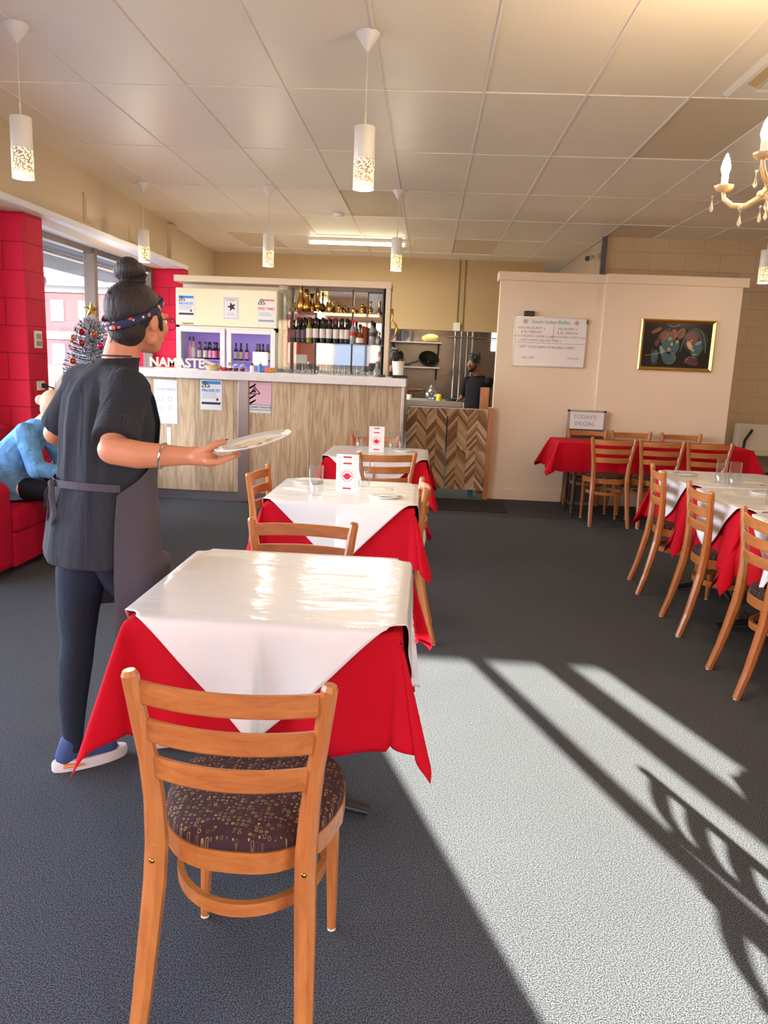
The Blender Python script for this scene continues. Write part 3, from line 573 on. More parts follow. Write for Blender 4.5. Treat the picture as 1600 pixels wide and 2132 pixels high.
# posters
def poster(name, x0, x1, y, z0, z1, label, style, paper=PAPER, thick=0.002, gap=0.0):
    t = thing(name, label, 'poster', ((x0+x1)/2, y, (z0+z1)/2)); w_, h_ = x1-x0, z1-z0
    MB().box(-w_/2, w_/2, -thick, 0, -h_/2, h_/2).build('sheet', paper, t)
    f = -thick-0.0006; F = -thick-0.0012
    def rect(nm, a0, a1, b0, b1, mt, yy=f): return MB().box(a0*w_, a1*w_, yy, -thick, b0*h_, b1*h_).build(nm, mt, t)
    def tri(cx, cz, s, yy=F):
        m = MB()
        P = [Vector((cx-s*1.1, 0, cz-s*.6)), Vector((cx+s*1.1, 0, cz-s*.5)), Vector((cx-s*.2, 0, cz+s*1.0))]
        for i in range(3): m.tube([P[i]+Vector((0,yy,0)), P[(i+1)%3]+Vector((0,yy,0))], s*0.1, 6)
        m.sph((cx-s*.1, yy, cz), (s*.25, .0006, s*.3)); m.build('warning_triangle', DARK, t)
    def lines(z_, n, ww=0.8, mt=GREYINK, gap_=0.05, hh=0.014, x_=-0.42):
        m = MB()
        for k in range(n): m.box(x_*w_, (x_+ww*random.uniform(.75, 1))*w_, f, -thick, (z_-k*gap_)*h_, (z_-k*gap_+hh)*h_)
        m.build('small_print', mt, t)
    if style == 'prove':
        rect('blue_band', -0.44, 0.44, 0.36, 0.46, BLUEINK); tri(-0.24*w_, 0.33*h_, 0.17*w_)
        text('PROVE IT!', w_*0.19, BLUEINK, t, (0, F, 0.14*h_), bold=w_*0.006)
        lines(0.04, 4); rect('small_mark', 0.24, 0.34, -0.19, -0.11, DARK); rect('black_bar', -0.44, 0.44, -0.32, -0.24, DARK)
    elif style == 'fine':
        rect('orange_band', -0.25, 0.44, 0.38, 0.44, ORINK); tri(-0.26*w_, 0.33*h_, 0.18*w_)
        text('FINE TIME!', w_*0.2, ORINK, t, (0, F, 0.1*h_), bold=w_*0.005)
        lines(-0.05, 3); rect('grey_bar', -0.44, 0.44, -0.36, -0.29, GREYINK)
    elif style == 'star':
        m = MB(); pts = []
        for k in range(10): a = PI/2+k*PI/5+0.3; r = 0.3 if k % 2 == 0 else 0.13; pts.append((r*w_*math.cos(a)+0.05*w_, r*w_*math.sin(a)+0.06*h_))
        m.prism(pts, 'y', F, -thick); m.build('star_figure', DARK, t)
        m = MB()
        for a0, a1, b0, b1 in ((-.44,.44,.42,.44),(-.44,.44,-.44,-.42),(-.44,-.42,-.44,.44),(.42,.44,-.44,.44)): m.box(a0*w_, a1*w_, f, -thick, b0*h_, b1*h_)
        m.build('border', GREYINK, t); text('STAR PERKS', w_*0.12, DARK, t, (0, F, 0.34*h_)); lines(-0.22, 3, 0.55, x_=-0.27)
    elif style == 'pink':
        rect('pink_field', -0.5, 0.5, -0.22, 0.5, PINK)
        m = MB()
        for k in range(4):
            b_ = 0.38-k*0.17; m.add([(x*w_, f, z*h_) for x, z in ((-0.5, b_-0.05), (-0.22, b_+0.08), (-0.22, b_+0.02), (-0.5, b_-0.12))], [(0,1,2,3)])
        m.build('diagonal_stripes', DARK, t, fix=False); tri(-0.24*w_, 0.2*h_, 0.2*w_)
        text('FREE FROM', w_*0.11, PAPER, t, (0.14*w_, F, 0.36*h_))
        m = MB(); 
        for a0, a1, b0, b1 in ((-.46,.48,-.245,-.23),(-.46,.48,-.41,-.395),(-.46,-.445,-.41,-.23),(.465,.48,-.41,-.23)): m.box(a0*w_, a1*w_, F, -thick, b0*h_, b1*h_)
        m.build('text_frame', DARK, t); text("DON'T TOUCH IT", w_*0.11, DARK, t, (0.04*w_, F, -0.32*h_), bold=w_*.004)
    elif style == 'covid':
        text('COVER EARTH', w_*0.13, GREYINK, t, (0, F, 0.28*h_))
        m = MB()
        for cx in (-0.2, 0.2):
            for cz in (0.06, -0.14):
                m.tube([(cx*w_+0.09*w_*math.cos(a), f, cz*h_+0.09*w_*math.sin(a)) for a in [k*PI/6 for k in range(13)]], 0.0012, 4)
        m.build('icons', GREYINK, t); lines(-0.36, 2, 0.3)
    elif style == 'plain': lines(0.3, 5)
    return t
yb = FY-0.001
poster('poster', -2.69, -2.455, yb, 0.755, 1.185, 'tall white poster with faint icons on the bar front beside the waitress', 'covid')
poster('poster', -2.225, -2.01, yb, 0.91, 1.20, 'blue topped age check poster taped to the oak bar front', 'prove')
poster('poster', -1.735, -1.52, yb, 0.90, 1.197, 'pink poster with black diagonal stripes on the bar front', 'pink')
o = MB().box(-2.565, -2.525, yb-0.001, yb, 0.53, 0.72).build('paper_note', PAPER); tag(o, 'narrow curling paper strip low on the bar front', 'note')
yh = FR-0.0205
poster('poster', -2.895, -2.70, yh, 1.83, 2.10, 'blue topped poster on the left of the fridge header', 'prove')
poster('poster', -2.37, -2.19, yh, 1.84, 2.10, 'framed white sheet with a black star on the fridge header', 'star')
poster('poster', -1.975, -1.77, yh, 1.79, 2.10, 'orange topped warning poster on the right of the fridge header', 'fine')

# things on the counter
CZ = 1.29
t_ = thing('letter_sign', 'cream standing wooden letters spelling a greeting on the bar counter', 'sign', (-2.47, FY+0.1, CZ))
MB().box(-0.24, 0.2, -0.02, 0.02, 0, 0.012).build('base', LETT, t_)
text('NAMASTE', 0.125, LETT, t_, (-0.02, 0.008, 0.058), ext=0.008, bold=0.003)
t_ = thing('wire_basket', 'small woven basket with papers on the bar counter', 'basket', (-2.13, FY+0.12, CZ))
MB().lathe([(0.06, 0), (0.09, 0.05), (0.085, 0.05), (0.058, 0.008), (0.001, 0.008)], cap=False).build('bowl', mat('wicker', S(190, 164, 128), 0.8, bump=0.8, bscale=60, noise=0.15, nscale=60), t_)
MB().rbox((-0.02, 0, 0.065), (0.15, 0.1, 0.003), mtx=Matrix.Rotation(0.35, 3, 'Y') @ Matrix.Rotation(0.2, 3, 'X')).rbox((0.0, 0.01, 0.055), (0.13, 0.09, 0.003), mtx=Matrix.Rotation(-0.2, 3, 'Y')).build('papers', NAPK, t_)
for i, x in enumerate((-1.96, -1.90, -1.83)):
    if i == 0:
        t_ = thing('condiment_jar', 'round lidded glass jar on the counter, leftmost of three', 'jar', (x, FY+0.1, CZ), 0, 'round jars on the bar counter')
        MB().lathe([(0.02,0),(0.034,0.02),(0.034,0.04),(0.025,0.055)], n=16).build('glass_body', GLT, t_); MB().lathe([(0.018,0.004),(0.03,0.02),(0.03,0.032)], n=14).build('contents', mat('maroon_powder', S(92, 30, 28), 0.8, noise=0.2, nscale=90), t_)
        MB().lathe([(0.027,0.055),(0.026,0.065),(0.012,0.075),(0.008,0.085),(0.001,0.088)], n=14).build('lid', CHROME, t_); j0 = t_
    else: dup(j0, (x, FY+0.1, CZ), 0, ['', 'round lidded glass jar on the counter, middle of three', 'round lidded glass jar on the counter, rightmost of three'][i])
o = MB().lathe([(0.03,0),(0.034,0.035),(0.03,0.035)], n=16).build('red_tin', REDINK, loc=(-2.02, FY+0.12, CZ)); tag(o, 'small dark red tin between the basket and the jars', 'tin')
for nm, x, h, c, lb in (('sauce_bottle', -1.74, 0.075, IVORY, 'small pale bottle with black cap on the bar counter'), ('sanitiser_bottle', -1.66, 0.095, BLUEINK, 'small blue and white dispenser bottle on the bar counter')):
    t_ = thing(nm, lb, 'bottle', (x, FY+0.12, CZ)); MB().lathe([(0.02,0),(0.021,h*.7),(0.014,h*.85)], n=14).build('body', c, t_); MB().lathe([(0.014,h*.8),(0.014,h*1.1),(0.003,h*1.15)], n=12).build('cap', BLK if nm[1] == 'a' and nm[0:2] == 'sa' and c is IVORY else PLAST, t_)
o = MB().box(-0.045, 0.045, -0.04, 0.04, 0, 0.05).build('wooden_box', WOOD, loc=(-1.56, FY+0.13, CZ), bevel=0.003); tag(o, 'small orange brown wooden box on the bar counter', 'box')
t_ = thing('payment_terminal', 'pale card terminal with glowing screen standing on the bar counter', 'terminal', (-1.72, FY+0.4, CZ))
MB().box(-0.08, 0.08, 0, 0.02, 0.06, 0.2).build('body', PLAST, t_, bevel=0.006); MB().box(-0.06, 0.06, -0.003, 0.0, 0.08, 0.18).build('screen', mat('screen_glow', S(170, 210, 240), 0.3, noise=0.02, emis=S(170, 210, 250), estr=0.8), t_); MB().cyl((0,0.01,0),(0,0.01,0.07),0.012).lathe([(0.05,0),(0.05,0.008)], (0,0.01,0)).build('stand', BLK, t_)
t_ = thing('utensil_tub', 'white ribbed plastic tub at the right end of the bar counter', 'tub', (-0.30, FY+0.25, CZ))
m = MB(); n = 40; rs = []
for z, r in ((0, 0.045), (0.005, 0.047), (0.15, 0.06), (0.155, 0.064), (0.16, 0.064)): rs.append([((r+(0.0015 if k % 2 and z > 0.001 and z < 0.154 else 0))*math.cos(2*PI*k/n), (r+(0.0015 if k % 2 and z > 0.001 and z < 0.154 else 0))*math.sin(2*PI*k/n), z) for k in range(n)])
m.rings(rs, smooth=False).build('body', PLAST, t_)
o = MB().box(-0.075, 0.075, -0.05, 0.05, 0, 0.02).box(-0.07, 0.07, -0.045, 0.0, 0.02, 0.03).build('card_reader', BLK, loc=(-0.27, FY+0.02, CZ), bevel=0.004); tag(o, 'flat black tray on the right end of the bar counter', 'tray')
o = MB().lathe([(0.05,0),(0.055,0.012),(0.05,0.02),(0.001,0.02)], n=20).build('green_dish', mat('green_dish', S(44, 62, 30), 0.3, noise=0.1), loc=(-0.48, FY+0.35, CZ)); tag(o, 'small dark green dish on the bar counter before the mirrors', 'dish')

# chevron half doors
DY = 8.42
cols_ = [S(206, 174, 134), S(178, 140, 100), S(152, 112, 76), S(190, 160, 124), S(128, 92, 60), S(214, 188, 150)]
CM = [wood_mat('chevron_%s' % nm, c, tuple(v*0.75 for v in c[:3])+(1,), (14, 14, 14), 0.6, 0.0) for nm, c in zip(('tan','brown','umber','sand','dark','pale'), cols_)]
def clip(poly, f):
    out = []
    for i in range(len(poly)):
        a, b = poly[i], poly[(i+1) % len(poly)]; fa, fb = f(a), f(b)
        if fa >= 0: out.append(a)
        if (fa >= 0) != (fb >= 0): k = fa/(fa-fb); out.append((a[0]+(b[0]-a[0])*k, a[1]+(b[1]-a[1])*k))
    return out
def chevdoor(x0, x1, label, hinge):
    t = thing('half_door', label, 'door', (0, 0, 0), group='chevron half doors'); z0, z1 = 0.10, 0.975
    MB().box(x0, x1, DY, DY+0.03, z0, z1).build('door_leaf', CM[2], t)
    m = MB(); cw = (x1-x0)/4; random.seed(int(x0*100)+50)
    for half, (a, b) in enumerate(((z0, z0+0.43), (z0+0.43, z1))):
        for c_ in range(4):
            up = 1 if (c_ % 2 == 0) else -1
            xa = x0+c_*cw; k = 0; z = a-0.25
            while z < b+0.25:
                s0, s1 = (0, 0.13*1) if up > 0 else (0.13, 0)
                poly = [(xa, z+s0), (xa+cw-0.0008, z+s1), (xa+cw-0.0008, z+s1+0.036), (xa, z+s0+0.036)]
                poly = clip(clip(poly, lambda p: p[1]-a), lambda p: b-0.002-p[1])
                m.m = random.randrange(6)
                if len(poly) > 2: m.prism(poly, 'y', DY-0.006-random.uniform(0, .002), DY)
                z += 0.038
    m.build('chevron_boards', CM, t)
    MB().box(x0-0.0, x1, DY-0.008, DY+0.03, z1, z1+0.006).build('top_edge', STEEL, t)
    for z in (z0+0.05, z1-0.1): MB().cyl((hinge, DY-0.014, z), (hinge, DY-0.014, z+0.075), 0.008).build('hinge', CHROME, t)
chevdoor(-0.205, 0.225, 'chevron patterned wooden half door next to the bar counter', -0.19)
chevdoor(0.24, 0.665, 'chevron patterned wooden half door next to the cream partition', 0.655)
random.seed(3)
o = MB().box(0.672, 0.715, DY-0.01, DY+0.12, 0, 1.0).build('door_post', WOOD); tag(o, 'orange wooden door post against the cream partition', 'post')
o = MB().box(0.60, 0.70, DY+0.45, DY+0.49, 0.0, 1.2).build('standing_board', wood_mat('orange_board', S(196, 130, 78), S(170, 104, 58))); tag(o, 'orange wooden board standing upright behind the right half door', 'board')
o = MB().box(-0.15, 0.86, 7.66, 8.3, 0, 0.012).build('door_mat', mat('dark_rubber_mat', S(34, 33, 34), 0.9, bump=0.3, bscale=80), bevel=0.004); tag(o, 'dark rectangular mat on the carpet before the half doors', 'mat')
o = MB().box(0.5, 0.56, DY+0.1, DY+0.16, 0, 0.09).build('blue_box', mat('teal_plastic', S(30, 120, 140), 0.5, noise=0.03)); tag(o, 'small teal box on the floor under the right half door', 'box')

# ------------------------------------------------------------------ kitchen
t_ = thing('kitchen_bench', 'stainless steel kitchen bench behind the half doors', 'bench', (0, 0, 0))
MB().box(-0.45, 0.5, 10.95, 11.6, 0.85, 0.93).build('bench_top', STEEL, t_, bevel=0.004)
for x in (-0.42, 0.46):
    for y in (11.0, 11.55): MB().box(x-.02, x+.02, y-.02, y+.02, 0, 0.85).build('leg', STEEL, t_)
MB().box(-0.45, 0.5, 10.96, 10.98, 0.72, 0.85).build('apron', STEEL, t_)
for i, (z, x1) in enumerate(((1.755, 0.2), (1.36, 0.18))):
    t_ = thing('wall_shelf', ['upper steel shelf with pots in the kitchen', 'lower steel shelf with a black wok in the kitchen'][i], 'shelf', (0, 0, z))
    MB().box(-0.95, x1, 12.75, 13.19, 0, 0.02).build('board', STEEL, t_)
    for x in (-0.6, x1-0.06): MB().add([(x,13.19,0),(x,12.85,0),(x,13.19,-0.2),(x+0.02,13.19,0),(x+0.02,12.85,0),(x+0.02,13.19,-0.2)], [(0,1,2),(3,5,4),(0,3,4,1),(1,4,5,2),(0,2,5,3)]).build('bracket', BLK, t_)
POT = mat('pot_aluminium', S(150, 150, 156), 0.35, metal=0.9, noise=0.08)
for i, x in enumerate((-0.62, -0.38)):
    t_ = thing('stock_pot', ['steel stock pot on the upper kitchen shelf, left one', 'steel stock pot on the upper kitchen shelf, right one'][i], 'pot', (x, 12.9, 1.775), 0, 'stock pots on the kitchen shelf')
    MB().lathe([(0.1,0),(0.105,0.01),(0.105,0.17),(0.11,0.175)], n=24).build('pot_body', POT, t_); MB().tube([(-0.11,0,.13),(-0.14,0,.13),(-0.14,0,.1)], 0.006).build('handle', POT, t_)
o = MB().cap((-0.08,12.9,1.83), 0.06, (0.1,12.9,1.83), 0.05, sq=0.9).sph((0.02,12.88,1.85), (0.13,0.07,0.06)).build('food_sack', mat('yellow_sack', S(196, 172, 96), 0.6, bump=0.5, bscale=20, noise=0.1), remesh=0.012, smooth_it=3); tag(o, 'yellow plastic sack of food on the upper kitchen shelf', 'sack')
t_ = thing('wok', 'large black wok leaning on the lower kitchen shelf', 'wok', (0.0, 12.98, 1.50)); 
MB().lathe([(0.02,-0.06),(0.1,-0.035),(0.17,0.02),(0.165,0.02),(0.095,-0.025),(0.02,-0.05)], axis=(0.15,-0.75,0.65), n=28, cap=False).build('bowl', BLK, t_)
MB().cyl((-0.16,-0.02,-0.03),(-0.36,-0.02,-0.09),0.012).build('handle', BLK, t_)
o = MB().rbox((-0.42,12.9,1.40), (0.2,0.16,0.05)).build('baking_tray', BLK, bevel=0.01); tag(o, 'black tray lying on the lower kitchen shelf left of the wok', 'tray')
t_ = thing('squeeze_bottle', 'yellow squeeze bottle standing on the kitchen bench', 'bottle', (0.17, 11.05, 0.93)); MB().lathe([(0.035,0),(0.038,0.05),(0.03,0.085),(0.012,0.095)], n=16).build('body', mat('yellow_plastic', S(226, 206, 20), 0.35, noise=0.03), t_); MB().lathe([(0.014,0.09),(0.006,0.12)], n=10).build('cap', BLK, t_)
o = MB().sph((0,0,0.075), (0.09,0.07,0.09)).sph((0.0,0,0.15), (0.05,0.04,0.06)).build('plastic_bag', thin_glass('clear_plastic', (0.75,0.76,0.78,1), 1.4, 0.2, 0.25), loc=(0.06,11.15,0.93), remesh=0.01, smooth_it=3); tag(o, 'clear plastic bag standing on the kitchen bench by the yellow bottle', 'bag')
for i, (x, c) in enumerate(((-0.36, NAPK), (-0.26, PLAST))):
    o = MB().lathe([(0.04,0),(0.045,0.07),(0.04,0.075)], n=16).build('food_tub', c, loc=(x, 11.1, 0.93)); tag(o, ['cream food tub at the left end of the kitchen bench', 'white food tub beside the cream one on the kitchen bench'][i], 'tub', 'food tubs on the kitchen bench')
o = MB().lathe([(0.1,0),(0.12,0.03),(0.115,0.03),(0.095,0.006),(0.001,0.006)], n=24, cap=False).tube([(0.11,0,.02),(0.2,-0.05,.04),(0.3,-0.1,.05)], 0.009).build('frying_pan', BLK, loc=(0.37,11.2,0.93)); tag(o, 'black frying pan on the right end of the kitchen bench', 'pan')
m = MB()
for x in (0.42, 0.52, 0.62, 0.7): m.cyl((x, 13.1, 0), (x, 13.1, 2.6), 0.014)
m.cyl((0.3,13.08,1.88),(1.2,13.08,1.88),0.012)
o = m.build('service_pipes', STEEL); tag(o, 'thin steel pipes rising up the kitchen wall', 'pipes')
o = MB().box(1.02, 1.16, 13.17, 13.2, 1.68, 1.84).box(1.02, 1.16, 13.17, 13.2, 1.86, 2.0).build('kitchen_window_lamp', mat('bright_panel', S(240, 244, 240), 0.5, noise=0.01, emis=S(240, 248, 245), estr=4.0)); tag(o, 'small bright lit panel at the right of the kitchen wall', 'lamp')
kl = bpy.data.lights.new('kitchen_lamp', 'AREA'); kl.size = 0.5; kl.energy = 9; kl.color = (1.0, 0.9, 0.78); ko = bpy.data.objects.new('kitchen_lamp', kl); col.objects.link(ko); ko.location = (-0.1, 12.5, 2.3)

# ------------------------------------------------------------------ things on the partition
t_ = thing('whiteboard', 'wall whiteboard handwritten with buffet prices in marker', 'whiteboard', (1.27, PY-0.001, 1.713))
MB().box(-0.375, 0.375, -0.014, 0, -0.25, 0.25).build('board', mat('whiteboard_face', S(224, 216, 210), 0.12, noise=0.03, nscale=3), t_)
m = MB()
for a in ((-.38,.38,.248,.258),(-.38,.38,-.258,-.248),(-.384,-.374,-.258,.258),(.374,.384,-.258,.258)): m.box(a[0], a[1], -0.018, 0, a[2], a[3])
m.build('frame', STEEL, t_)
yy = -0.0145
MB().rbox((-0.235, -0.025, 0.285), (0.11, 0.035, 0.055)).build('eraser', BLK, t_, bevel=0.008)
MB().cyl((0.378, -0.025, 0.24), (0.378, -0.025, 0.2), 0.009).build('marker_pen', BLK, t_)
text('South Indian Buffet', 0.052, GREENINK, t_, (0, yy, 0.205), bold=0.0006)
for x in (-0.27, 0.27):
    m = MB()
    for k in range(5): a = k*2*PI/5; m.tube([(x+0.012*math.cos(a)+0.012*math.cos(q), yy-.0005, 0.205+0.012*math.sin(a)+0.012*math.sin(q)) for q in [j*PI/4 for j in range(9)]], 0.0013, 4)
    m.build('flower_mark', mat('magenta_ink', S(168, 70, 120), 0.6, noise=0.05), t_)
for s_, sz, x, z in (('NON-VEG BUFFET is', .032, -.2, .14), ('$ 30 / PERSON', .034, -.2, .098), ('$ 15 CHILDREN UNDER 12 years', .03, -.16, .056), ('VEG BUFFET is', .032, .18, .14), ('$ 25 / PERSON', .034, .18, .098), ('$ 12 CHILDREN UNDER 12 years', .026, .2, .056), ('* KIDS UNDER AGE 4 EAT FREE :)', .03, -.1, .014), ('" GIFT VOUCHERS AVAILABLE HERE "', .038, -.03, -.055), ('" 10% OFF', .036, -.23, -.17), ('Thank you', .03, .26, -.16)):
    text(s_, sz, INK, t_, (x, yy, z))
MB().box(0.03, 0.033, yy-.001, yy, 0.02, 0.165).box(-0.34, 0.36, yy-.001, yy, -0.014, -0.011).build('ruled_line', INK, t_)

# painting: two stylised faces on black, gold frame
t_ = thing('framed_painting', 'gold framed dark painting of two stylised teal faces', 'painting', (2.576, PY-0.071, 1.727))
W2, H2 = 0.385, 0.262; GOLD = mat('gold_frame', S(214, 176, 92), 0.3, metal=0.9, noise=0.08, nscale=30)
def fr(x0, z0, x1, z1, x2, z2, x3, z3): return [(x0,-0.01,z0),(x1,-0.01,z1),(x2,-0.035,z2),(x3,-0.035,z3)]
m = MB(); iw, ih = W2-0.035, H2-0.035
o_ = [(-W2,-H2),(W2,-H2),(W2,H2),(-W2,H2)]; i_ = [(-iw,-ih),(iw,-ih),(iw,ih),(-iw,ih)]; mm_ = [(-W2+.012,-H2+.012),(W2-.012,-H2+.012),(W2-.012,H2-.012),(-W2+.012,H2-.012)]
lay = [(o_,0),(o_,-0.02),(mm_,-0.032),(i_,-0.014),(i_,0)]
m.rings([[(x, y, z) for x, z in q] for q, y in lay], cap=False, smooth=False); m.build('frame', GOLD, t_)
MB().box(-iw, iw, -0.012, 0, -ih, ih).build('canvas', mat('black_canvas', S(20, 12, 14), 0.25, noise=0.5, nscale=12), t_)
TEAL = mat('teal_paint', S(52, 84, 88), 0.4, noise=0.25, nscale=25); TEALL = mat('pale_teal_paint', S(116, 140, 132), 0.4, noise=0.15, nscale=25); RUST = mat('rust_paint', S(112, 62, 44), 0.4, noise=0.3, nscale=25); SAND = mat('sand_paint', S(190, 150, 118), 0.4, noise=0.15, nscale=25); PLUM = mat('plum_paint', S(86, 44, 50), 0.4, noise=0.2, nscale=25)
PX = lambda px: (px-770)/ (1290-250)*2*iw*0.985; PZ = lambda py: -(py-545)/(880-215)*2*ih
_ly = [-0.0125]
def ell(cx, cy, rx, ry, rot, mt, nm='painted_shape'):
    _ly[0] -= 0.00012; y = _ly[0]; k = 2*iw/1040; pts = []
    for j in range(20):
        a = j*PI/10; u, v = rx*math.cos(a), ry*math.sin(a); pts.append((PX(cx)+k*(u*math.cos(rot)-v*math.sin(rot)), PZ(cy)-k*(u*math.sin(rot)+v*math.cos(rot))))
    MB().prism(pts, 'y', y, -0.0121).build(nm, mt, t_)
def arc(pts, mt, r=0.0022):
    m = MB(); P = []
    for i in range(len(pts)-1):
        for k in range(4):
            p0 = pts[max(i-1,0)]; p1 = pts[i]; p2 = pts[i+1]; p3 = pts[min(i+2,len(pts)-1)]; s_ = k/4
            P.append(tuple(0.5*((2*p1[q])+(-p0[q]+p2[q])*s_+(2*p0[q]-5*p1[q]+4*p2[q]-p3[q])*s_*s_+(-p0[q]+3*p1[q]-3*p2[q]+p3[q])*s_**3) for q in (0,1)))
    P.append(pts[-1]); m.tube([(PX(a), -0.0145, PZ(b)) for a, b in P], r, 6); m.build('painted_line', mt, t_)
ell(440, 330, 90, 30, -0.5, RUST); ell(570, 410, 90, 60, -0.9, RUST); ell(700, 390, 60, 90, 0.3, RUST); ell(820, 370, 60, 80, 0.4, RUST)
ell(640, 550, 110, 90, 0.5, TEAL); ell(760, 580, 45, 90, 0.2, TEAL); ell(580, 680, 35, 140, -0.5, TEALL); ell(450, 720, 50, 100, 0.1, TEAL); ell(620, 740, 55, 95, -0.4, TEAL); ell(710, 740, 55, 95, 0.2, TEAL)
ell(655, 450, 35, 30, 0, TEALL); ell(770, 490, 32, 28, 0, TEALL); ell(690, 530, 18, 22, 0, SAND); ell(655, 600, 20, 22, 0, SAND); ell(460, 520, 30, 45, 0, PLUM)
ell(1050, 470, 190, 180, 0, mat('dark_green_paint', S(36, 40, 32), 0.4, noise=0.4, nscale=30)); ell(1000, 430, 90, 90, 0, RUST); ell(1080, 590, 80, 130, 0.2, TEAL); ell(970, 540, 35, 75, -0.5, SAND); ell(1100, 500, 55, 22, -0.5, TEALL); ell(1030, 610, 20, 16, 0, SAND); ell(1050, 670, 30, 14, 0, TEALL); ell(990, 465, 16, 14, 0, SAND); ell(1020, 780, 110, 55, 0.3, PLUM)
arc([(830,640),(880,430),(960,310),(1060,285),(1150,350),(1210,520),(1220,640)], TEALL); arc([(930,560),(905,430),(950,360),(1040,330),(1110,390),(1150,480)], TEALL, 0.0016); arc([(300,710),(460,680),(600,640),(700,620)], SAND, 0.003); arc([(480,480),(500,380),(640,300),(560,480),(490,500)], SAND, 0.0016); arc([(740,420),(780,330),(860,290),(860,380),(790,450)], SAND, 0.0016)
arc([(600,240),(690,270),(790,235)], SAND, 0.003); arc([(690,640),(770,720),(740,800),(640,830)], SAND, 0.002); arc([(400,600),(400,760),(440,840),(500,800)], TEALL, 0.0016); arc([(920,800),(980,710),(1110,740)], SAND, 0.002); arc([(700,310),(735,400),(700,500)], SAND, 0.002)

# easel board leaning at the partition foot
t_ = thing('sandwich_board', 'small framed sign board with a white top panel standing behind the red table', 'sign board', (1.705, PY-0.13, 0))
MB().box(-0.2, -0.18, -0.01, 0.015, 0, 1.02).box(0.18, 0.2, -0.01, 0.015, 0, 1.02).box(-0.2, 0.2, -0.01, 0.015, 1.0, 1.02).box(-0.2, 0.2, -0.01, 0.015, 0.0, 0.03).build('frame', STEEL, t_)
MB().box(-0.18, 0.18, -0.004, 0.006, 0.82, 1.0).build('white_panel', PAPER, t_); MB().box(-0.18, 0.18, -0.002, 0.01, 0.03, 0.82).build('black_panel', mat('blackboard', S(70, 70, 74), 0.6, noise=0.05), t_)
text("TODAY'S", 0.06, GREYINK, t_, (-0.02, -0.006, 0.945)); text('SPECIAL', 0.062, GREYINK, t_, (-0.02, -0.006, 0.875))

# security camera, tube light, sensor, sockets
t_ = thing('security_camera', 'white security camera with black face beside the grey conduit', 'camera', (1.86, 9.75, 2.75))
MB().cyl((0.1,0,0.06),(0,0,0.03),0.015).lathe([(0.035,0),(0.035,0.01)], (0.105,0,0.06), axis=(1,0,0)).build('bracket', PLAST, t_); MB().cap((0.03,0.05,0.02), 0.035, (-0.03,-0.06,-0.01), 0.035).build('body', PLAST, t_); MB().lathe([(0.03,0),(0.03,0.006)], (-0.048,-0.095,-0.02), axis=(-0.45,-0.85,-0.2)).build('lens', BLK, t_)
t_ = thing('tube_light', 'lit fluorescent tube fixed to the ceiling above the bar', 'light', (-0.98, 10.25, ZC))
MB().box(-0.63, 0.63, -0.04, 0.04, -0.035, 0).build('fitting', PLAST, t_); TUBE = mat('lit_tube', S(255, 250, 225), 0.5, noise=0.001, emis=S(255, 246, 214), estr=9)
MB().cyl((-0.6,0,-0.055),(0.6,0,-0.055),0.019).build('tube', TUBE, t_)
for x in (-0.615, 0.615): MB().box(x-0.015, x+0.015, -0.02, 0.02, -0.08, -0.02).build('end_cap', PLAST, t_)
tl = bpy.data.lights.new('tube_lamp', 'AREA'); tl.shape = 'RECTANGLE'; tl.size = 1.2; tl.size_y = 0.04; tl.energy = 30; tl.color = (1.0, 0.95, 0.8); to = bpy.data.objects.new('tube_lamp', tl); col.objects.link(to); to.parent = t_; to.location = (0, 0, -0.08)
t_ = thing('smoke_detector', 'small white round smoke detector on the ceiling panels', 'smoke detector', (-1.03, 8.55, ZC))
MB().lathe([(0.055,0),(0.055,-0.02),(0.045,-0.035),(0.001,-0.038)], n=24).build('housing', PLAST, t_)
t_ = thing('wall_switch', 'beige two part switch panel on the red block pillar', 'switch', (-2.999, 5.90, 1.505))
MB().box(0, 0.014, -0.055, 0.055, -0.065, 0.065).build('plate', IVORY, t_, bevel=0.004); MB().box(0.013, 0.017, -0.035, 0.035, 0.005, 0.045).build('display', GREYINK, t_); MB().box(0.013, 0.018, -0.035, 0.035, -0.045, -0.01).build('keypad', mat('keypad_taupe', S(150, 140, 130), 0.5, noise=0.05), t_)
t_ = thing('power_socket', 'white power socket with black plug low on the red pillar', 'socket', (-2.999, 5.91, 1.157))
MB().box(0, 0.012, -0.055, 0.055, -0.035, 0.035).build('plate', PLAST, t_, bevel=0.003); MB().cap((0.015,0.02,0),0.02,(0.04,0.025,-0.002),0.015).tube([(0.04,0.03,0),(0.07,0.08,-0.02),(0.06,0.12,-0.1),(0.03,0.12,-0.4)], 0.006).build('plug', BLK, t_)
# air conditioner cassette
t_ = thing('air_conditioner', 'cream ceiling air conditioner cassette beside the chandelier', 'air conditioner', (2.0, 4.18, ZC))
m = MB(); m.rings([[(x*s_, y*s_, z) for x, y in ((-1,-1),(1,-1),(1,1),(-1,1))] for s_, z in ((0.475,0),(0.475,-0.012),(0.455,-0.028),(0.36,-0.03),(0.34,-0.02),(0.001,-0.02))], smooth=False, cap=False); m.build('panel', IVORY, t_)
for k in range(4): MB().rbox((0, 0, 0), (0.5, 0.055, 0.01), mtx=Matrix.Rotation(0.35, 3, 'X')).build('louvre', BRASS if False else mat('louvre_tan', S(190, 160, 112), 0.5, noise=0.05), t_).matrix_local = Matrix.Rotation(k*PI/2, 4, 'Z') @ Matrix.Translation((0, 0.41, -0.031))
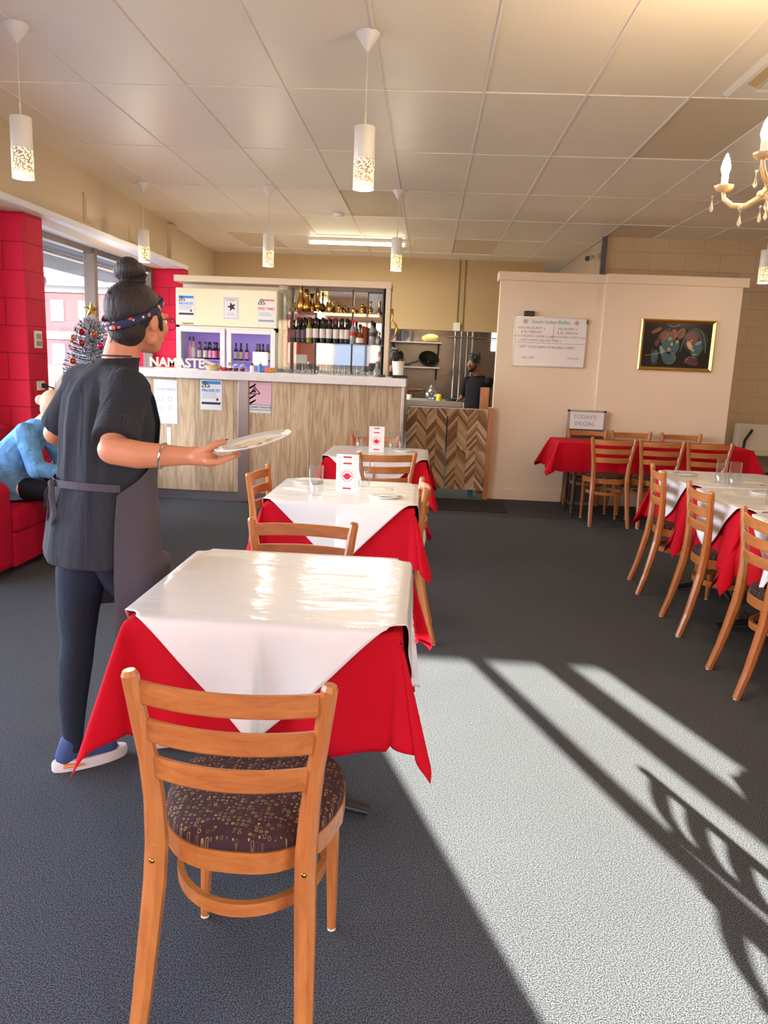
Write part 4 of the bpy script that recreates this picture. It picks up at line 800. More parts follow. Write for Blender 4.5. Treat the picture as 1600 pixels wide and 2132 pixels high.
# ------------------------------------------------------------------ pendants and chandelier
SHADE = mat('pendant_shade', S(236, 230, 216), 0.4, noise=0.01); t, p = nodes(SHADE)
tc = t.nodes.new('ShaderNodeTexCoord'); vo = t.nodes.new('ShaderNodeTexVoronoi'); vo.inputs['Scale'].default_value = 130; t.links.new(tc.outputs['Object'], vo.inputs['Vector'])
sp = t.nodes.new('ShaderNodeSeparateXYZ'); t.links.new(tc.outputs['Object'], sp.inputs[0])
a1 = t.nodes.new('ShaderNodeMath'); a1.operation = 'LESS_THAN'; a1.inputs[1].default_value = 0.43; t.links.new(vo.outputs['Distance'], a1.inputs[0])
a2 = t.nodes.new('ShaderNodeMath'); a2.operation = 'LESS_THAN'; a2.inputs[1].default_value = -0.555; t.links.new(sp.outputs['Z'], a2.inputs[0])
a3 = t.nodes.new('ShaderNodeMath'); a3.operation = 'GREATER_THAN'; a3.inputs[1].default_value = -0.662; t.links.new(sp.outputs['Z'], a3.inputs[0])
m1 = t.nodes.new('ShaderNodeMath'); m1.operation = 'MULTIPLY'; m2 = t.nodes.new('ShaderNodeMath'); m2.operation = 'MULTIPLY'
t.links.new(a1.outputs[0], m1.inputs[0]); t.links.new(a2.outputs[0], m1.inputs[1]); t.links.new(m1.outputs[0], m2.inputs[0]); t.links.new(a3.outputs[0], m2.inputs[1])
m3 = t.nodes.new('ShaderNodeMath'); m3.operation = 'MULTIPLY'; m3.inputs[1].default_value = 1.6; t.links.new(m2.outputs[0], m3.inputs[0])
p.inputs['Emission Color'].default_value = S(255, 232, 150); t.links.new(m3.outputs[0], p.inputs['Emission Strength'])
mx = t.nodes.new('ShaderNodeMix'); mx.data_type = 'RGBA'; mx.inputs[6].default_value = S(236, 230, 216); mx.inputs[7].default_value = S(190, 150, 112); 
iv = t.nodes.new('ShaderNodeMath'); iv.operation = 'MULTIPLY'; t.links.new(a2.outputs[0], iv.inputs[0]); t.links.new(a3.outputs[0], iv.inputs[1]); iv2 = t.nodes.new('ShaderNodeMath'); iv2.operation = 'MULTIPLY'; iv2.inputs[1].default_value = 0.8; t.links.new(iv.outputs[0], iv2.inputs[0])
t.links.new(iv2.outputs[0], mx.inputs[0]); t.links.new(mx.outputs[2], p.inputs['Base Color'])
BULB = mat('lit_bulb', S(255, 240, 200), 0.4, noise=0.001, emis=S(255, 226, 160), estr=14)
root = thing('pendant_lamp', 'white cylinder pendant lamp with a perforated lower band, nearest one hanging over the middle tables', 'pendant lamp', (-0.358, 3.96, ZC), 0, 'white cylinder pendant lamps')
MB().lathe([(0.057, 0), (0.057, -0.008), (0.008, -0.078), (0.004, -0.082)], n=24).build('ceiling_rose', PLAST, root)
MB().cyl((0,0,-0.08),(0,0,-0.36),0.0022, n=8).build('cord', IVORY, root)
MB().cyl((0,0,-0.345),(0,0,-0.41),0.0045, n=10).build('cord_grip', IVORY, root)
sh = MB().lathe([(0.001,-0.408),(0.047,-0.408),(0.050,-0.412),(0.0505,-0.69),(0.0485,-0.69),(0.0485,-0.414),(0.001,-0.412)], n=32, cap=False).build('lamp_shade', SHADE, root)
MB().sph((0,0,-0.6), 0.026).cyl((0,0,-0.42),(0,0,-0.58),0.012).build('bulb', BULB, root)
pl = bpy.data.lights.new('pendant_bulb', 'POINT'); pl.energy = 6.5; pl.color = (1.0, 0.86, 0.66); pl.shadow_soft_size = 0.03
po = bpy.data.objects.new('pendant_bulb', pl); col.objects.link(po); po.parent = root; po.location = (0, 0, -0.715)
for x, y, lb in ((-2.035, 3.94, 'near white perforated pendant lamp at the far left of the room'), (-2.675, 7.33, 'small looking pendant lamp hanging above the head of the waitress by the window'), (-1.515, 7.33, 'pendant lamp over the bar counter between the fridge and the middle tables'), (-0.34, 7.33, 'pendant lamp at the right end of the bar counter, near the tube light'), (2.94, 7.33, 'pendant lamp at the right edge beside the cream partition end')):
    dup(root, (x, y, ZC), random.uniform(0, 3), lb)

XL = mat('ivory_glass', S(228, 190, 134), 0.15, noise=0.12, nscale=30, coat=0.6, trans=0.25); CRY = mat('crystal_drop', S(240, 226, 200), 0.05, noise=0.03, trans=0.7); FLAME = mat('lit_candle_bulb', S(255, 244, 220), 0.4, noise=0.001, emis=S(255, 232, 190), estr=18)
t_ = thing('chandelier', 'ivory glass chandelier with lit candle bulbs and crystal drops', 'chandelier', (1.215, 2.95, 0))
MB().lathe([(0.003,2.93),(0.01,2.5),(0.022,2.42),(0.012,2.38),(0.03,2.32),(0.036,2.26),(0.018,2.2),(0.03,2.14),(0.05,2.10),(0.03,2.05),(0.012,2.02),(0.022,1.99),(0.004,1.965)], n=20).build('stem', XL, t_)
MB().lathe([(0.06,2.95),(0.055,2.93),(0.01,2.9)], n=20).build('ceiling_rose', BRASS, t_)
for k in range(5):
    a = PI*0.85+k*2*PI/5; c_, s_ = math.cos(a), math.sin(a); up = 0.055 if k % 2 else 0.0
    q = lambda r, z: (r*c_, r*s_, z+up*max(0, min(1, (r-0.05)/0.1)))
    arm = MB().tube([q(0.02,2.12),q(0.05,2.11),q(0.08,2.07),q(0.12,2.045),q(0.165,2.05),q(0.195,2.075),q(0.20,2.10)], [0.009,0.011,0.010,0.011,0.010,0.009,0.006], 10).sph(q(0.135,2.043), 0.013).sph(q(0.075,2.082), 0.014).build('arm', XL, t_)
    cx, cy = 0.2*c_, 0.2*s_
    n = 24; rs = []
    for z, r in ((2.098, 0.008), (2.104, 0.026), (2.118, 0.034), (2.121, 0.033), (2.108, 0.022), (2.106, 0.001)): rs.append([(cx+(r*(1+0.07*math.cos(8*2*PI*j/n)))*math.cos(2*PI*j/n), cy+(r*(1+0.07*math.cos(8*2*PI*j/n)))*math.sin(2*PI*j/n), z+up) for j in range(n)])
    MB().rings(rs, cap=False).build('drip_pan', XL, arm)
    MB().lathe([(0.012,2.105+up),(0.0125,2.155+up),(0.010,2.157+up)], (cx,cy,0), 14).build('candle_sleeve', PLAST, arm)
    MB().lathe([(0.010,2.156+up),(0.016,2.175+up),(0.0165,2.185+up),(0.011,2.208+up),(0.004,2.226+up),(0.001,2.231+up)], (cx,cy,0), 16).build('candle_bulb', FLAME, arm)
    for rr, zz in ((0.235, 2.045), (0.135, 1.99), (0.07, 2.0), (0.03, 1.975)):
        x, y = rr*c_, rr*s_; zt = zz+0.04+up*0.5
        m = MB(); m.sph((x, y, zt), 0.005, 8, 6); m.cyl((x, y, zz+0.02+up*.5), (x, y, zt), 0.0012, n=5); m.lathe([(0.001, zz-0.014), (0.007, zz-0.006), (0.0075, zz), (0.004, zz+0.014), (0.001, zz+0.026)], (x, y, up*0.5), 8); m.build('crystal_drop', CRY, arm)
ll = bpy.data.lights.new('chandelier_glow', 'POINT'); ll.energy = 30; ll.color = (1.0, 0.78, 0.5); ll.shadow_soft_size = 0.12
lo = bpy.data.objects.new('chandelier_glow', ll); col.objects.link(lo); lo.parent = t_; lo.location = (0, 0, 2.30)
dup(t_, (-0.9, 0.55, 0), 0.3, 'ivory glass chandelier hanging behind the camera, out of frame') if False else None

# ------------------------------------------------------------------ chair
def seat_outline(sx_=1.0, sy_=1.0, n=40):
    pts = []
    for k in range(n):
        a = 2*PI*k/n; c_, s_ = math.cos(a), math.sin(a); e = 2/2.7
        x = math.copysign(abs(c_)**e, c_)*0.205; y = math.copysign(abs(s_)**e, s_)*0.213
        x *= 1 - 0.16*max(0, (-y)/0.213)                     # narrower at the rear
        pts.append((x*sx_, y*sy_))
    return pts
def make_chair(label, loc, rz, group):
    t = thing('dining_chair', label, 'chair', loc, rz, group)
    rs = []
    for s_, z in ((0.96, 0.440), (0.99, 0.446), (0.985, 0.462), (0.93, 0.475), (0.75, 0.483), (0.4, 0.487), (0.02, 0.488)): rs.append([(x*s_, y*s_, z) for x, y in seat_outline()])
    MB().rings(rs, cap=True).build('seat', SEAT, t)
    o1, i1 = seat_outline(), seat_outline(0.93, 0.93)
    m = MB(); m.rings([[(x, y, z) for x, y in q] for q, z in ((i1,0.395),(o1,0.395),(o1,0.443),(i1,0.443),(i1,0.395))], cap=False, smooth=False); ap = m.build('seat_frame', WOODX, t)
    for s_ in (-1, 1):
        pts = [(0.177*s_, -0.302, 0.004), (0.171*s_, -0.264, 0.13), (0.165*s_, -0.235, 0.26), (0.160*s_, -0.215, 0.36), (0.158*s_, -0.205, 0.45), (0.163*s_, -0.202, 0.55), (0.173*s_, -0.205, 0.64), (0.187*s_, -0.213, 0.73), (0.200*s_, -0.222, 0.822), (0.2015*s_, -0.223, 0.832)]
        leg = MB().bar(pts, [0.034,0.038,0.042,0.044,0.044,0.040,0.036,0.034,0.033,0.024], [0.032,0.038,0.043,0.046,0.046,0.040,0.035,0.032,0.030,0.02], (1,0,0)).build('leg', WOOD, t)
        MB().lathe([(0.0065,0),(0.006,0.003),(0.001,0.005)], (0.159*s_, -0.229, 0.42), 10, axis=(0,-1,0)).build('bolt', BRASS, leg)
        MB().cyl((0.177*s_,-0.302,0),(0.177*s_,-0.302,0.005),0.013).build('glide', IVORY, leg)
        fl = MB().tube([(0.160*s_, 0.140, 0.405), (0.163*s_, 0.140, 0.25), (0.168*s_, 0.135, 0.006)], [(0.018,0.018),(0.017,0.017),(0.0115,0.0115)], 8, smooth=False).build('leg', WOOD, t)
        MB().cyl((0.168*s_,0.135,0),(0.168*s_,0.135,0.007),0.011).build('glide', IVORY, fl)
    for zc, hw in ((0.786, 0.190), (0.704, 0.180), (0.622, 0.168)):
        m = MB(); rs = []; N = 14
        for k in range(N+1):
            u = -1+2*k/N; x = u*(hw-0.004); y = -0.2115-(zc-0.7)*0.06 - 0.036*(1-u*u); hh = 0.024
            rs.append([(x, y-0.007, zc-hh+.004), (x, y-0.004, zc-hh), (x, y+0.006, zc-hh), (x, y+0.007, zc-hh+.003), (x, y+0.007, zc+hh-.004), (x, y+0.004, zc+hh), (x, y-0.004, zc+hh), (x, y-0.007, zc+hh-.003)])
        m.rings(rs, True, False); m.build('back_rail', WOODX, t)
    # bent hoop stretcher
    pts = [(0.166*math.cos(a)*(1-0.05*max(0,-math.sin(a))), 0.172*math.sin(a)-0.022, 0.258) for a in [2*PI*k/36 for k in range(36)]]
    o1 = [(x*1.04, y*1.04) for x, y, z in pts]; i1 = [(x*0.96, y*0.96) for x, y, z in pts]
    m = MB(); m.rings([[(x, y, z) for x, y in q] for q, z in ((i1,0.283),(o1,0.283),(o1,0.313),(i1,0.313),(i1,0.283))], cap=False, smooth=False); m.build('stretcher', WOODX, t)
    return t
G1, G2, G3 = 'chairs around the middle row of tables', 'chairs along the right hand tables', 'chairs around the long red table'
ch0 = make_chair('nearest ladder back wooden chair in front, patterned brown seat, back to the camera', (-0.352, 1.625, 0), -0.035, G1)
for x, y, r, lb, g in (
    (-0.457, 2.70, PI, 'wooden chair tucked behind the nearest table, only its back top rails showing', G1),
    (-0.215, 4.02, PI/2+0.05, 'wooden chair seen side on at the right of the second table', G1),
    (-0.70, 4.24, -PI/2-0.06, 'wooden chair at the left of the second table, before the bar front', G1),
    (-0.32, 5.56, 0.30, 'wooden chair with its back to the camera at the farthest middle table', G1),
    (-0.42, 6.33, PI, 'wooden chair on the far side of the farthest middle table', G1),
    (1.775, 5.16, -PI/2-0.1, 'wooden chair at the right tables, farthest of the three beside the aisle', G2),
    (1.775, 4.37, -PI/2-0.03, 'wooden chair at the right tables, middle of the three beside the aisle', G2),
    (1.775, 3.56, -PI/2, 'wooden chair at the right edge, nearest of the three beside the aisle', G2),
    (1.72, 0.71, -PI/2, 'wooden chair out of frame at the right casting a ladder shaped shadow', G2),
    (1.715, 0.03, -PI/2, 'wooden chair out of frame nearest the rear windows on the right', G2),
    (1.75, 7.50, 0.02, 'left chair on the near side of the long red table, back to the camera', G3),
    (2.19, 7.50, 0.03, 'middle chair on the near side of the long red table, back to the camera', G3),
    (2.63, 7.50, 0.0, 'right chair on the near side of the long red table, back to the camera', G3),
    (1.70, 8.02, PI, 'left chair between the long red table and the partition, before the sign board', G3),
    (2.16, 8.02, PI+0.02, 'middle chair between the long red table and the partition', G3),
    (2.67, 8.02, PI, 'right chair between the long red table and the partition', G3),
    (3.70, 8.0, 0.1, 'partly visible chair at the right edge beyond the long red table', G3)):
    dup(ch0, (x, y, 0), r, lb, g)

# ------------------------------------------------------------------ tables and cloths
TZ = 0.75
def make_table(label, loc, group, sx_=0.7, sy_=0.7):
    t = thing('restaurant_table', label, 'table', loc, 0, group)
    MB().box(-sx_/2, sx_/2, -sy_/2, sy_/2, TZ-0.03, TZ-0.004).build('tabletop', mat('dark_tabletop', S(70, 50, 40), 0.5, noise=0.05), t, bevel=0.006)
    MB().cyl((0,0,0.05),(0,0,TZ-0.03),0.035, n=20).lathe([(0.12,TZ-0.036),(0.12,TZ-0.03)]).build('column', BLK, t)
    for k in range(4):
        a = k*PI/2+PI/4*0
        c_, s_ = math.cos(a), math.sin(a)
        MB().tube([(0.02*c_,0.02*s_,0.06),(0.15*c_,0.15*s_,0.045),(0.28*c_,0.28*s_,0.018)], [(0.035,0.022),(0.03,0.018),(0.026,0.014)], 10).build('foot', BLK, t)
    return t
def drape_fn(a, b, phim, phi0, rip, seed, off, cf=None):
    e = 0.014
    rnd = random.Random(seed); ph = [rnd.uniform(0, 6.28) for _ in range(8)]; A = [rnd.uniform(24, 40)*(1 if rnd.random() < .5 else 1) for _ in range(4)]
    if cf and cf[3] == 0.9 and cf[2] == 0.62: A[3] = 6
    def f(u, v):
        hx, hy = abs(u)-a, abs(v)-b; sx_, sy_ = (1 if u >= 0 else -1), (1 if v >= 0 else -1)
        if hx <= 0 and hy <= 0: return (u, v, TZ+off)
        ci = (0 if sx_ > 0 else 1)+(0 if sy_ > 0 else 2)
        if hx > 0 and hy > 0: r = math.hypot(hx, hy); r = r if r < 0.28 else 0.28+(r-0.28)*((cf or (0.6,)*4)[ci]); tt = math.atan2(hy, hx)/(PI/2); px, py = a*sx_, b*sy_
        elif hx > 0: r = hx; tt = 0; px, py = a*sx_, v
        else: r = hy; tt = 1; px, py = u, b*sy_
        if 0 < tt < 1:
            bell = math.sin(PI*tt)
            phi = phi0 + (phim-phi0)*bell*(1+0.35*(tt-0.5))
            al = math.radians(90*tt + A[ci]*math.sin(2*PI*tt)*min(1, bell*1.3))
            al = max(-0.25, min(PI/2+0.25, al)); extra = 0
        else:
            phi = phi0; al = 0 if tt == 0 else PI/2
            w_ = (v/b) if tt == 0 else (u/a); ed = 1-w_**4
            extra = rip*max(0, r-0.03)*ed*(math.sin((v if tt == 0 else u)*11+ph[ci])+0.6*math.sin((v if tt == 0 else u)*23+ph[ci+3])+0.4)
        down = math.cos(phi)*(math.sqrt(r*r+e*e)-e); out = math.sin(phi)*r + e*0.8*(1-math.exp(-r/(e*0.8))) + extra + off
        return (px+sx_*out*math.cos(al), py+sy_*out*math.sin(al), TZ+off-down)
    return f
def red_cloth(loc, half, a, b, seed, label, group, phim=0.36, name='red_tablecloth', halfy=None, rip=0.09, rot=0.0, cf=None):
    f = drape_fn(a+0.004, b+0.004, phim, 0.07, rip, seed, 0.002, cf); hy = halfy or half; N = 96
    c_, s_ = math.cos(rot), math.sin(rot)
    def g(u, v): x, y = (2*u-1)*half, (2*v-1)*hy; return f(x*c_-y*s_, x*s_+y*c_)
    o = MB().grid(g, N, N).build(name, RED, solid=0.002, loc=loc, fix=False)
    h = 0.017
    return tag(o, label, 'tablecloth', group)
def white_cloth(loc, D, a, b, seed, label, group):
    f = drape_fn(a+0.004, b+0.004, 0.36, 0.07, 0.09, seed, 0.018); N = 110; s2 = D/2
    def g(u, v):
        p_, q_ = (2*u-1)*s2, (2*v-1)*s2           # rotated 45 degrees
        return f((p_-q_)/1.0*0.5*1.0*1.0*1.0, (p_+q_)*0.5)
    o = MB().grid(g, N, N).build('white_overcloth', WHT, solid=0.0016, loc=loc, fix=False)
    return tag(o, label, 'tablecloth', group)
GT, GR, GW = 'square restaurant tables', 'red tablecloths', 'white diagonal overcloths'
TB = [(-0.405, 2.275, 'nearest table of the middle row', 11, 0.685), (-0.40, 4.02, 'second table of the middle row', 22, 0.665), (-0.35, 5.83, 'farthest table of the middle row', 33, 0.67),
      (2.035, 5.19, 'farthest of the right hand tables', 44, 0.70), (2.035, 4.40, 'middle one of the right hand tables', 55, 0.70), (2.035, 3.58, 'nearest visible right hand table', 66, 0.70),
      (2.15, 0.70, 'right hand table out of frame', 77, 0.66), (2.15, -0.06, 'table out of frame by the rear windows', 88, 0.66)]
tb0 = None
for i, (x, y, nm, sd_, half) in enumerate(TB):
    if tb0 is None: tb0 = make_table('dark pedestal table with cross feet under its cloths, '+nm, (x, y, 0), GT)
    else: dup(tb0, (x, y, 0), 0, 'dark pedestal table with cross feet, '+nm)
    red_cloth((x, y, 0), half, 0.35, 0.35, sd_, 'bright red cloth with drooping corners on the '+nm, GR, cf=(0.6, 0.6, 0.62, 0.9) if i == 0 else (0.9, 0.9, 0.6, 0.9) if i > 2 else None)
    white_cloth((x, y, 0), 1.37, 0.35, 0.35, sd_, 'glossy white square laid cornerwise on the '+nm, GW)
# long red table by the partition
t_ = thing('trestle_table', 'long folding table with thin dark metal legs by the partition', 'table', (2.20, 7.76, 0))
MB().box(-0.9, 0.9, -0.25, 0.25, TZ-0.035, TZ-0.004).build('tabletop', mat('grey_tabletop', S(110, 104, 98), 0.5, noise=0.05), t_, bevel=0.006)
for x in (-0.72, 0.72):
    for y in (-0.2, 0.2): MB().cyl((x, y, 0), (x, y, TZ-0.035), 0.014).build('leg', BLK, t_)
    MB().cyl((x, -0.2, 0.12), (x, 0.2, 0.12), 0.010).build('cross_bar', BLK, t_)
red_cloth((2.20, 7.76, 0), 1.22, 0.9, 0.25, 5, 'long red cloth over the trestle table, hanging low at its left corner', GR, phim=0.5, halfy=0.55, rip=0.10)

# ------------------------------------------------------------------ tableware
def put_glass(x, y, label, h=0.165, r=0.033, z=TZ+0.012, g='tall clear glasses on the tables', proto={}):
    if 'g' not in proto:
        o = tumbler(0.165, 0.033, 0.0022, 0.02).build('tall_glass', GLT); proto['g'] = o
    else: o = proto['g'].copy(); col.objects.link(o)
    o.location = (x, y, z); o.scale = (r/0.033, r/0.033, h/0.165); return tag(o, label, 'glass', g)
put_glass(-0.527, 3.765, 'tall clear glass in front on the second table, left of the menu card', 0.17, 0.036)
put_glass(-0.315, 4.10, 'tall clear glass right of the menu card on the second table')
put_glass(-0.50, 5.96, 'tall clear glass left of the menu card on the farthest middle table', 0.16, 0.03)
put_glass(-0.245, 5.97, 'tall clear glass right of the menu card on the farthest middle table', 0.15, 0.03)
put_glass(-0.175, 6.06, 'tall clear glass at the right end of the farthest middle table', 0.15, 0.03)
put_glass(1.862, 4.905, 'tall clear glass on the farthest right hand table, left of the pair', 0.17, 0.034)
put_glass(1.93, 4.865, 'tall clear glass on the farthest right hand table, right of the pair', 0.16, 0.036)
put_glass(1.865, 4.17, 'tall clear glass at the right edge on the middle right hand table', 0.16, 0.033)
PZ0 = TZ+0.011
def plate(x, y, r, label, mtx=None, z=PZ0):
    o = MB().lathe([(0.001,0.002),(r*0.55,0.0),(r*0.62,0.004),(r,0.016),(r*0.99,0.019),(r*0.62,0.008),(r*0.5,0.006),(0.001,0.006)], n=40, cap=False).build('dinner_plate', PORC); o.location = (x, y, z)
    if mtx: o.rotation_euler = mtx
    return tag(o, label, 'plate', 'white plates')
plate(-0.185, 3.89, 0.085, 'small white plate on the right front of the second table')
plate(-0.64, 4.24, 0.085, 'small white plate at the left rear of the second table')
plate(-0.16, 5.98, 0.085, 'small white plate on the farthest middle table')
plate(1.78, 5.33, 0.085, 'white side plate near the left corner of the farthest right hand table')
plate(2.02, 4.62, 0.085, 'white side plate on the middle right hand table')
def napkin(x, y, z, rz, label, s_=1.0):
    m = MB()
    for k in range(3):
        q = 1-0.04*k; m.prism([(-0.08*s_*q, -0.035*s_*q), (0.085*s_*q, -0.045*s_*q), (0.06*s_*q, 0.02*s_*q), (-0.02*s_*q, 0.05*s_*q)], 'z', 0.003*k, 0.003*k+0.0025)
    o = m.build('folded_napkin', NAPK, loc=(x, y, z), rz=rz, bevel=0.0008); return tag(o, label, 'napkin', 'folded cream napkins')
napkin(-0.18, 3.90, PZ0+0.02, 0.2, 'cream napkin on the plate at the right of the second table')
napkin(-0.66, 4.02, PZ0+0.004, -0.3, 'cream napkin at the left edge of the second table')
napkin(-0.64, 4.24, PZ0+0.02, 0.5, 'cream napkin on the rear left plate of the second table')
napkin(-0.23, 4.19, PZ0, 0.1, 'cream napkin at the rear right of the second table')
napkin(1.80, 5.03, PZ0, 1.2, 'cream napkin on the farthest right hand table near the glasses')
napkin(1.80, 4.60, PZ0, 1.4, 'cream napkin at the rear left of the middle right hand table')
napkin(2.13, 5.10, PZ0, 0.1, 'cream napkin right of the two glasses on the right')
napkin(1.78, 3.80, PZ0, 1.2, 'cream napkin on the nearest right hand table')
CUT = mat('cutlery_steel', S(120, 116, 118), 0.25, metal=0.9, noise=0.03)
def cutlery(kind, x, y, rz, label):
    t = thing(kind, label, kind, (x, y, PZ0), rz, 'cutlery on the tables')
    MB().tube([(-0.1,0,.002),(-0.03,0,.004),(0.0,0,.003)], [(0.005,0.0018),(0.004,0.0018),(0.003,0.0015)], 8).build('handle', CUT, t)
    if kind == 'knife': MB().prism([(0,-0.004),(0.09,-0.006),(0.105,0.004),(0,0.005)], 'z', 0.0, 0.002).build('blade', CUT, t)
    elif kind == 'fork':
        m = MB(); m.prism([(0,-0.003),(0.03,-0.011),(0.05,-0.012),(0.05,0.012),(0.03,0.011),(0,0.003)], 'z', 0.002, 0.004)
        for k in range(4): m.box(0.05, 0.09, -0.0115+k*0.0065, -0.0085+k*0.0065, 0.002, 0.004)
        m.build('tines', CUT, t)
    else: MB().sph((0.03,0,0.005), (0.034,0.02,0.005)).build('bowl', CUT, t)
for a in (('fork',-0.60,4.10,0.0,'fork left of the menu card on the second table'),('knife',-0.60,3.965,-0.05,'knife in front of the left napkin on the second table'),('knife',-0.25,4.01,-0.1,'knife behind the right plate on the second table'),('spoon',-0.15,4.12,2.8,'spoon at the rear right corner of the second table'),
          ('knife',1.85,5.12,0.1,'knife before the far napkin on the farthest right hand table'),('fork',2.0,5.0,-0.3,'fork right of the glasses on the farthest right hand table'),('spoon',2.12,4.98,0.2,'spoon at the right edge of the farthest right hand table'),('knife',1.95,4.42,-0.5,'knife across the middle right hand table'),('fork',1.83,4.48,-0.2,'fork at the left of the middle right hand table'),('knife',1.85,4.03,0.2,'knife at the near edge of the middle right hand table')):
    cutlery(*a)
def menu(x, y, rz, label, w_=0.118, h_=0.205):
    t = thing('menu_stand', label, 'menu card', (x, y, TZ+0.0112), rz, 'menu cards on the tables')
    MB().box(-w_/2, w_/2, -0.004, 0.002, 0.004, h_).build('card', PAPER, t); MB().box(-w_/2-0.002, w_/2+0.002, -0.02, 0.02, 0, 0.004).box(-w_/2-0.001, w_/2+0.001, 0.002, 0.005, 0.004, h_).build('acrylic_holder', GLT, t)
    for z in (0.93, 0.77, 0.13): MB().box(-0.022, 0.022, -0.0048, -0.004, z*h_-0.004, z*h_+0.004).build('red_bar', REDINK, t)
    m = MB(); m.tube([(0.027*math.cos(a), -0.0045, 0.44*h_+0.027*math.sin(a)) for a in [k*PI/12 for k in range(25)]], 0.0011, 4); m.build('crest_ring', REDINK, t)
    m = MB(); m.box(-0.022, 0.022, -0.0052, -0.004, 0.44*h_-0.004, 0.44*h_+0.005); m.prism([(0.017*math.cos(a), 0.44*h_+0.017*math.sin(a)) for a in [k*PI/8 for k in range(16)]], 'y', -0.0046, -0.004); m.build('crest', REDINK, t)
    m = MB()
    for k in range(9): a = PI*k/8; m.tube([((0.031)*math.cos(a), -0.0044, 0.44*h_+0.031*math.sin(a)), ((0.039)*math.cos(a), -0.0044, 0.44*h_+0.039*math.sin(a))], 0.0011, 4)
    m.build('crest_rays', ORINK, t)
    m = MB()
    for k in range(9): m.box(-0.05, -0.035, -0.0044, -0.004, h_*(0.9-k*0.09), h_*(0.9-k*0.09)+0.0015); m.box(0.036, 0.05, -0.0044, -0.004, h_*(0.87-k*0.09), h_*(0.87-k*0.09)+0.0015)
    m.build('small_print', GREYINK, t)
menu(-0.395, 3.985, -0.05, 'white menu card with red bars and round red crest on the second table')
menu(-0.365, 5.85, 0.0, 'white menu card with red bars on the farthest middle table', 0.115, 0.2)

# ------------------------------------------------------------------ sofa, right corner furniture, christmas tree
SOFA = mat('crimson_velour', S(176, 8, 46), 0.9, bump=0.2, bscale=300, spec=0.2, noise=0.08)
t_ = thing('sofa', 'crimson fabric sofa against the left windows by the red pillar', 'sofa', (0, 0, 0))
def cushion(x0, x1, y0, y1, z0, z1, nm, r=0.05):
    o = MB().box(x0, x1, y0, y1, z0, z1).build(nm, SOFA, t_, bevel=r); o.modifiers['bevel'].segments = 5
    o.data.polygons.foreach_set('use_smooth', [True]*len(o.data.polygons)); return o
cushion(-3.18, -2.60, 4.70, 5.72, 0.04, 0.27, 'base', 0.02)
cushion(-3.14, -2.585, 4.705, 5.20, 0.26, 0.43, 'seat_cushion', 0.045); cushion(-3.14, -2.585, 5.21, 5.70, 0.26, 0.43, 'seat_cushion', 0.045)
cushion(-3.24, -2.59, 4.44, 4.70, 0.04, 0.61, 'armrest', 0.06)
cushion(-3.28, -3.04, 4.5, 5.68, 0.2, 0.87, 'backrest', 0.09)
t_ = thing('folded_table', 'cream folding table with black straps behind the red table at the right edge', 'table', (4.05, 9.25, 0))
MB().box(-0.42, 0.45, -0.05, 0.1, 0.55, 0.9).box(-0.42, 0.45, -0.2, -0.05, 0.55, 0.6).build('panel', IVORY, t_, bevel=0.006)
MB().tube([(-0.28,-0.07,0.83),(-0.4,-0.2,0.72),(-0.42,-0.22,0.5),(-0.42,-0.2,0.02)], 0.016).tube([(0.0,-0.07,0.83),(0.15,-0.2,0.7),(0.2,-0.22,0.4),(0.2,-0.2,0.02)], 0.016).tube([(-0.4,0.06,0.55),(-0.4,0.06,0.0)],0.014).tube([(0.4,0.06,0.55),(0.4,0.06,0.0)],0.014).build('leg', BLK, t_)
FLOCK = mat('flocked_needles', S(196, 200, 214), 0.9, bump=0.5, bscale=90, noise=0.15, nscale=40); DGN = mat('green_needles', S(66, 84, 78), 0.9, noise=0.2)
tx, ty = -2.83, 6.50
t_ = thing('christmas_tree', 'small frosted artificial tree with coloured baubles by the window', 'christmas tree', (tx, ty, 0))
MB().cyl((0,0,0.03),(0,0,1.7),0.018,0.006).build('trunk', BARK, t_); MB().lathe([(0.16,0),(0.15,0.03),(0.03,0.06)]).build('stand', BLK, t_)
m = MB(); rnd = random.Random(4)
for k in range(280):
    q = k/280; z = 0.42+1.27*q; R_ = 0.35*(1-q)**0.55+0.05; a = k*2.39996; L_ = R_*rnd.uniform(.75, 1.05); dz = 0.3*L_*(q-0.2)
    d = Vector((math.cos(a), math.sin(a), 0)); P0 = Vector((0,0,z)); P1 = P0+d*L_+Vector((0,0,dz)); m.m = 1; m.tube([P0, (P0+P1)/2+Vector((0,0,-.01)), P1], 0.005, 4)
    nn = int(8+L_*60)
    for j in range(nn):
        f_ = 0.15+0.85*j/nn; b0 = P0.lerp(P1, f_); ang = rnd.uniform(0, 6.28); side = Vector((-d.y, d.x, 0))*math.cos(ang)+Vector((0,0,1))*math.sin(ang)
        tip = b0+side*0.036+d*0.022; w_ = (d*0.006); m.m = 0 if rnd.random() < 0.85 else 1; up_ = side.cross(d)*0.004
        m.add([b0-w_, b0+w_+up_, b0+w_-up_, tip], [(0,1,3),(1,2,3),(2,0,3),(0,2,1)])
m.build('frosted_branches', [FLOCK, DGN], t_, fix=False)
gold = mat('gold_star', S(196, 160, 60), 0.35, metal=0.7, noise=0.1)
pts = [((0.075 if k % 2 == 0 else 0.03)*math.cos(PI/2+k*PI/5), (0.075 if k % 2 == 0 else 0.03)*math.sin(PI/2+k*PI/5)) for k in range(10)]
m = MB(); m.add([(x, 0, z) for x, z in pts]+[(0, -0.02, 0), (0, 0.02, 0)], [(k, (k+1) % 10, 10) for k in range(10)]+[((k+1) % 10, k, 11) for k in range(10)])
o = m.build('tree_star', gold, loc=(tx, ty, 1.77)); tag(o, 'gold star on the tip of the frosted tree', 'star')
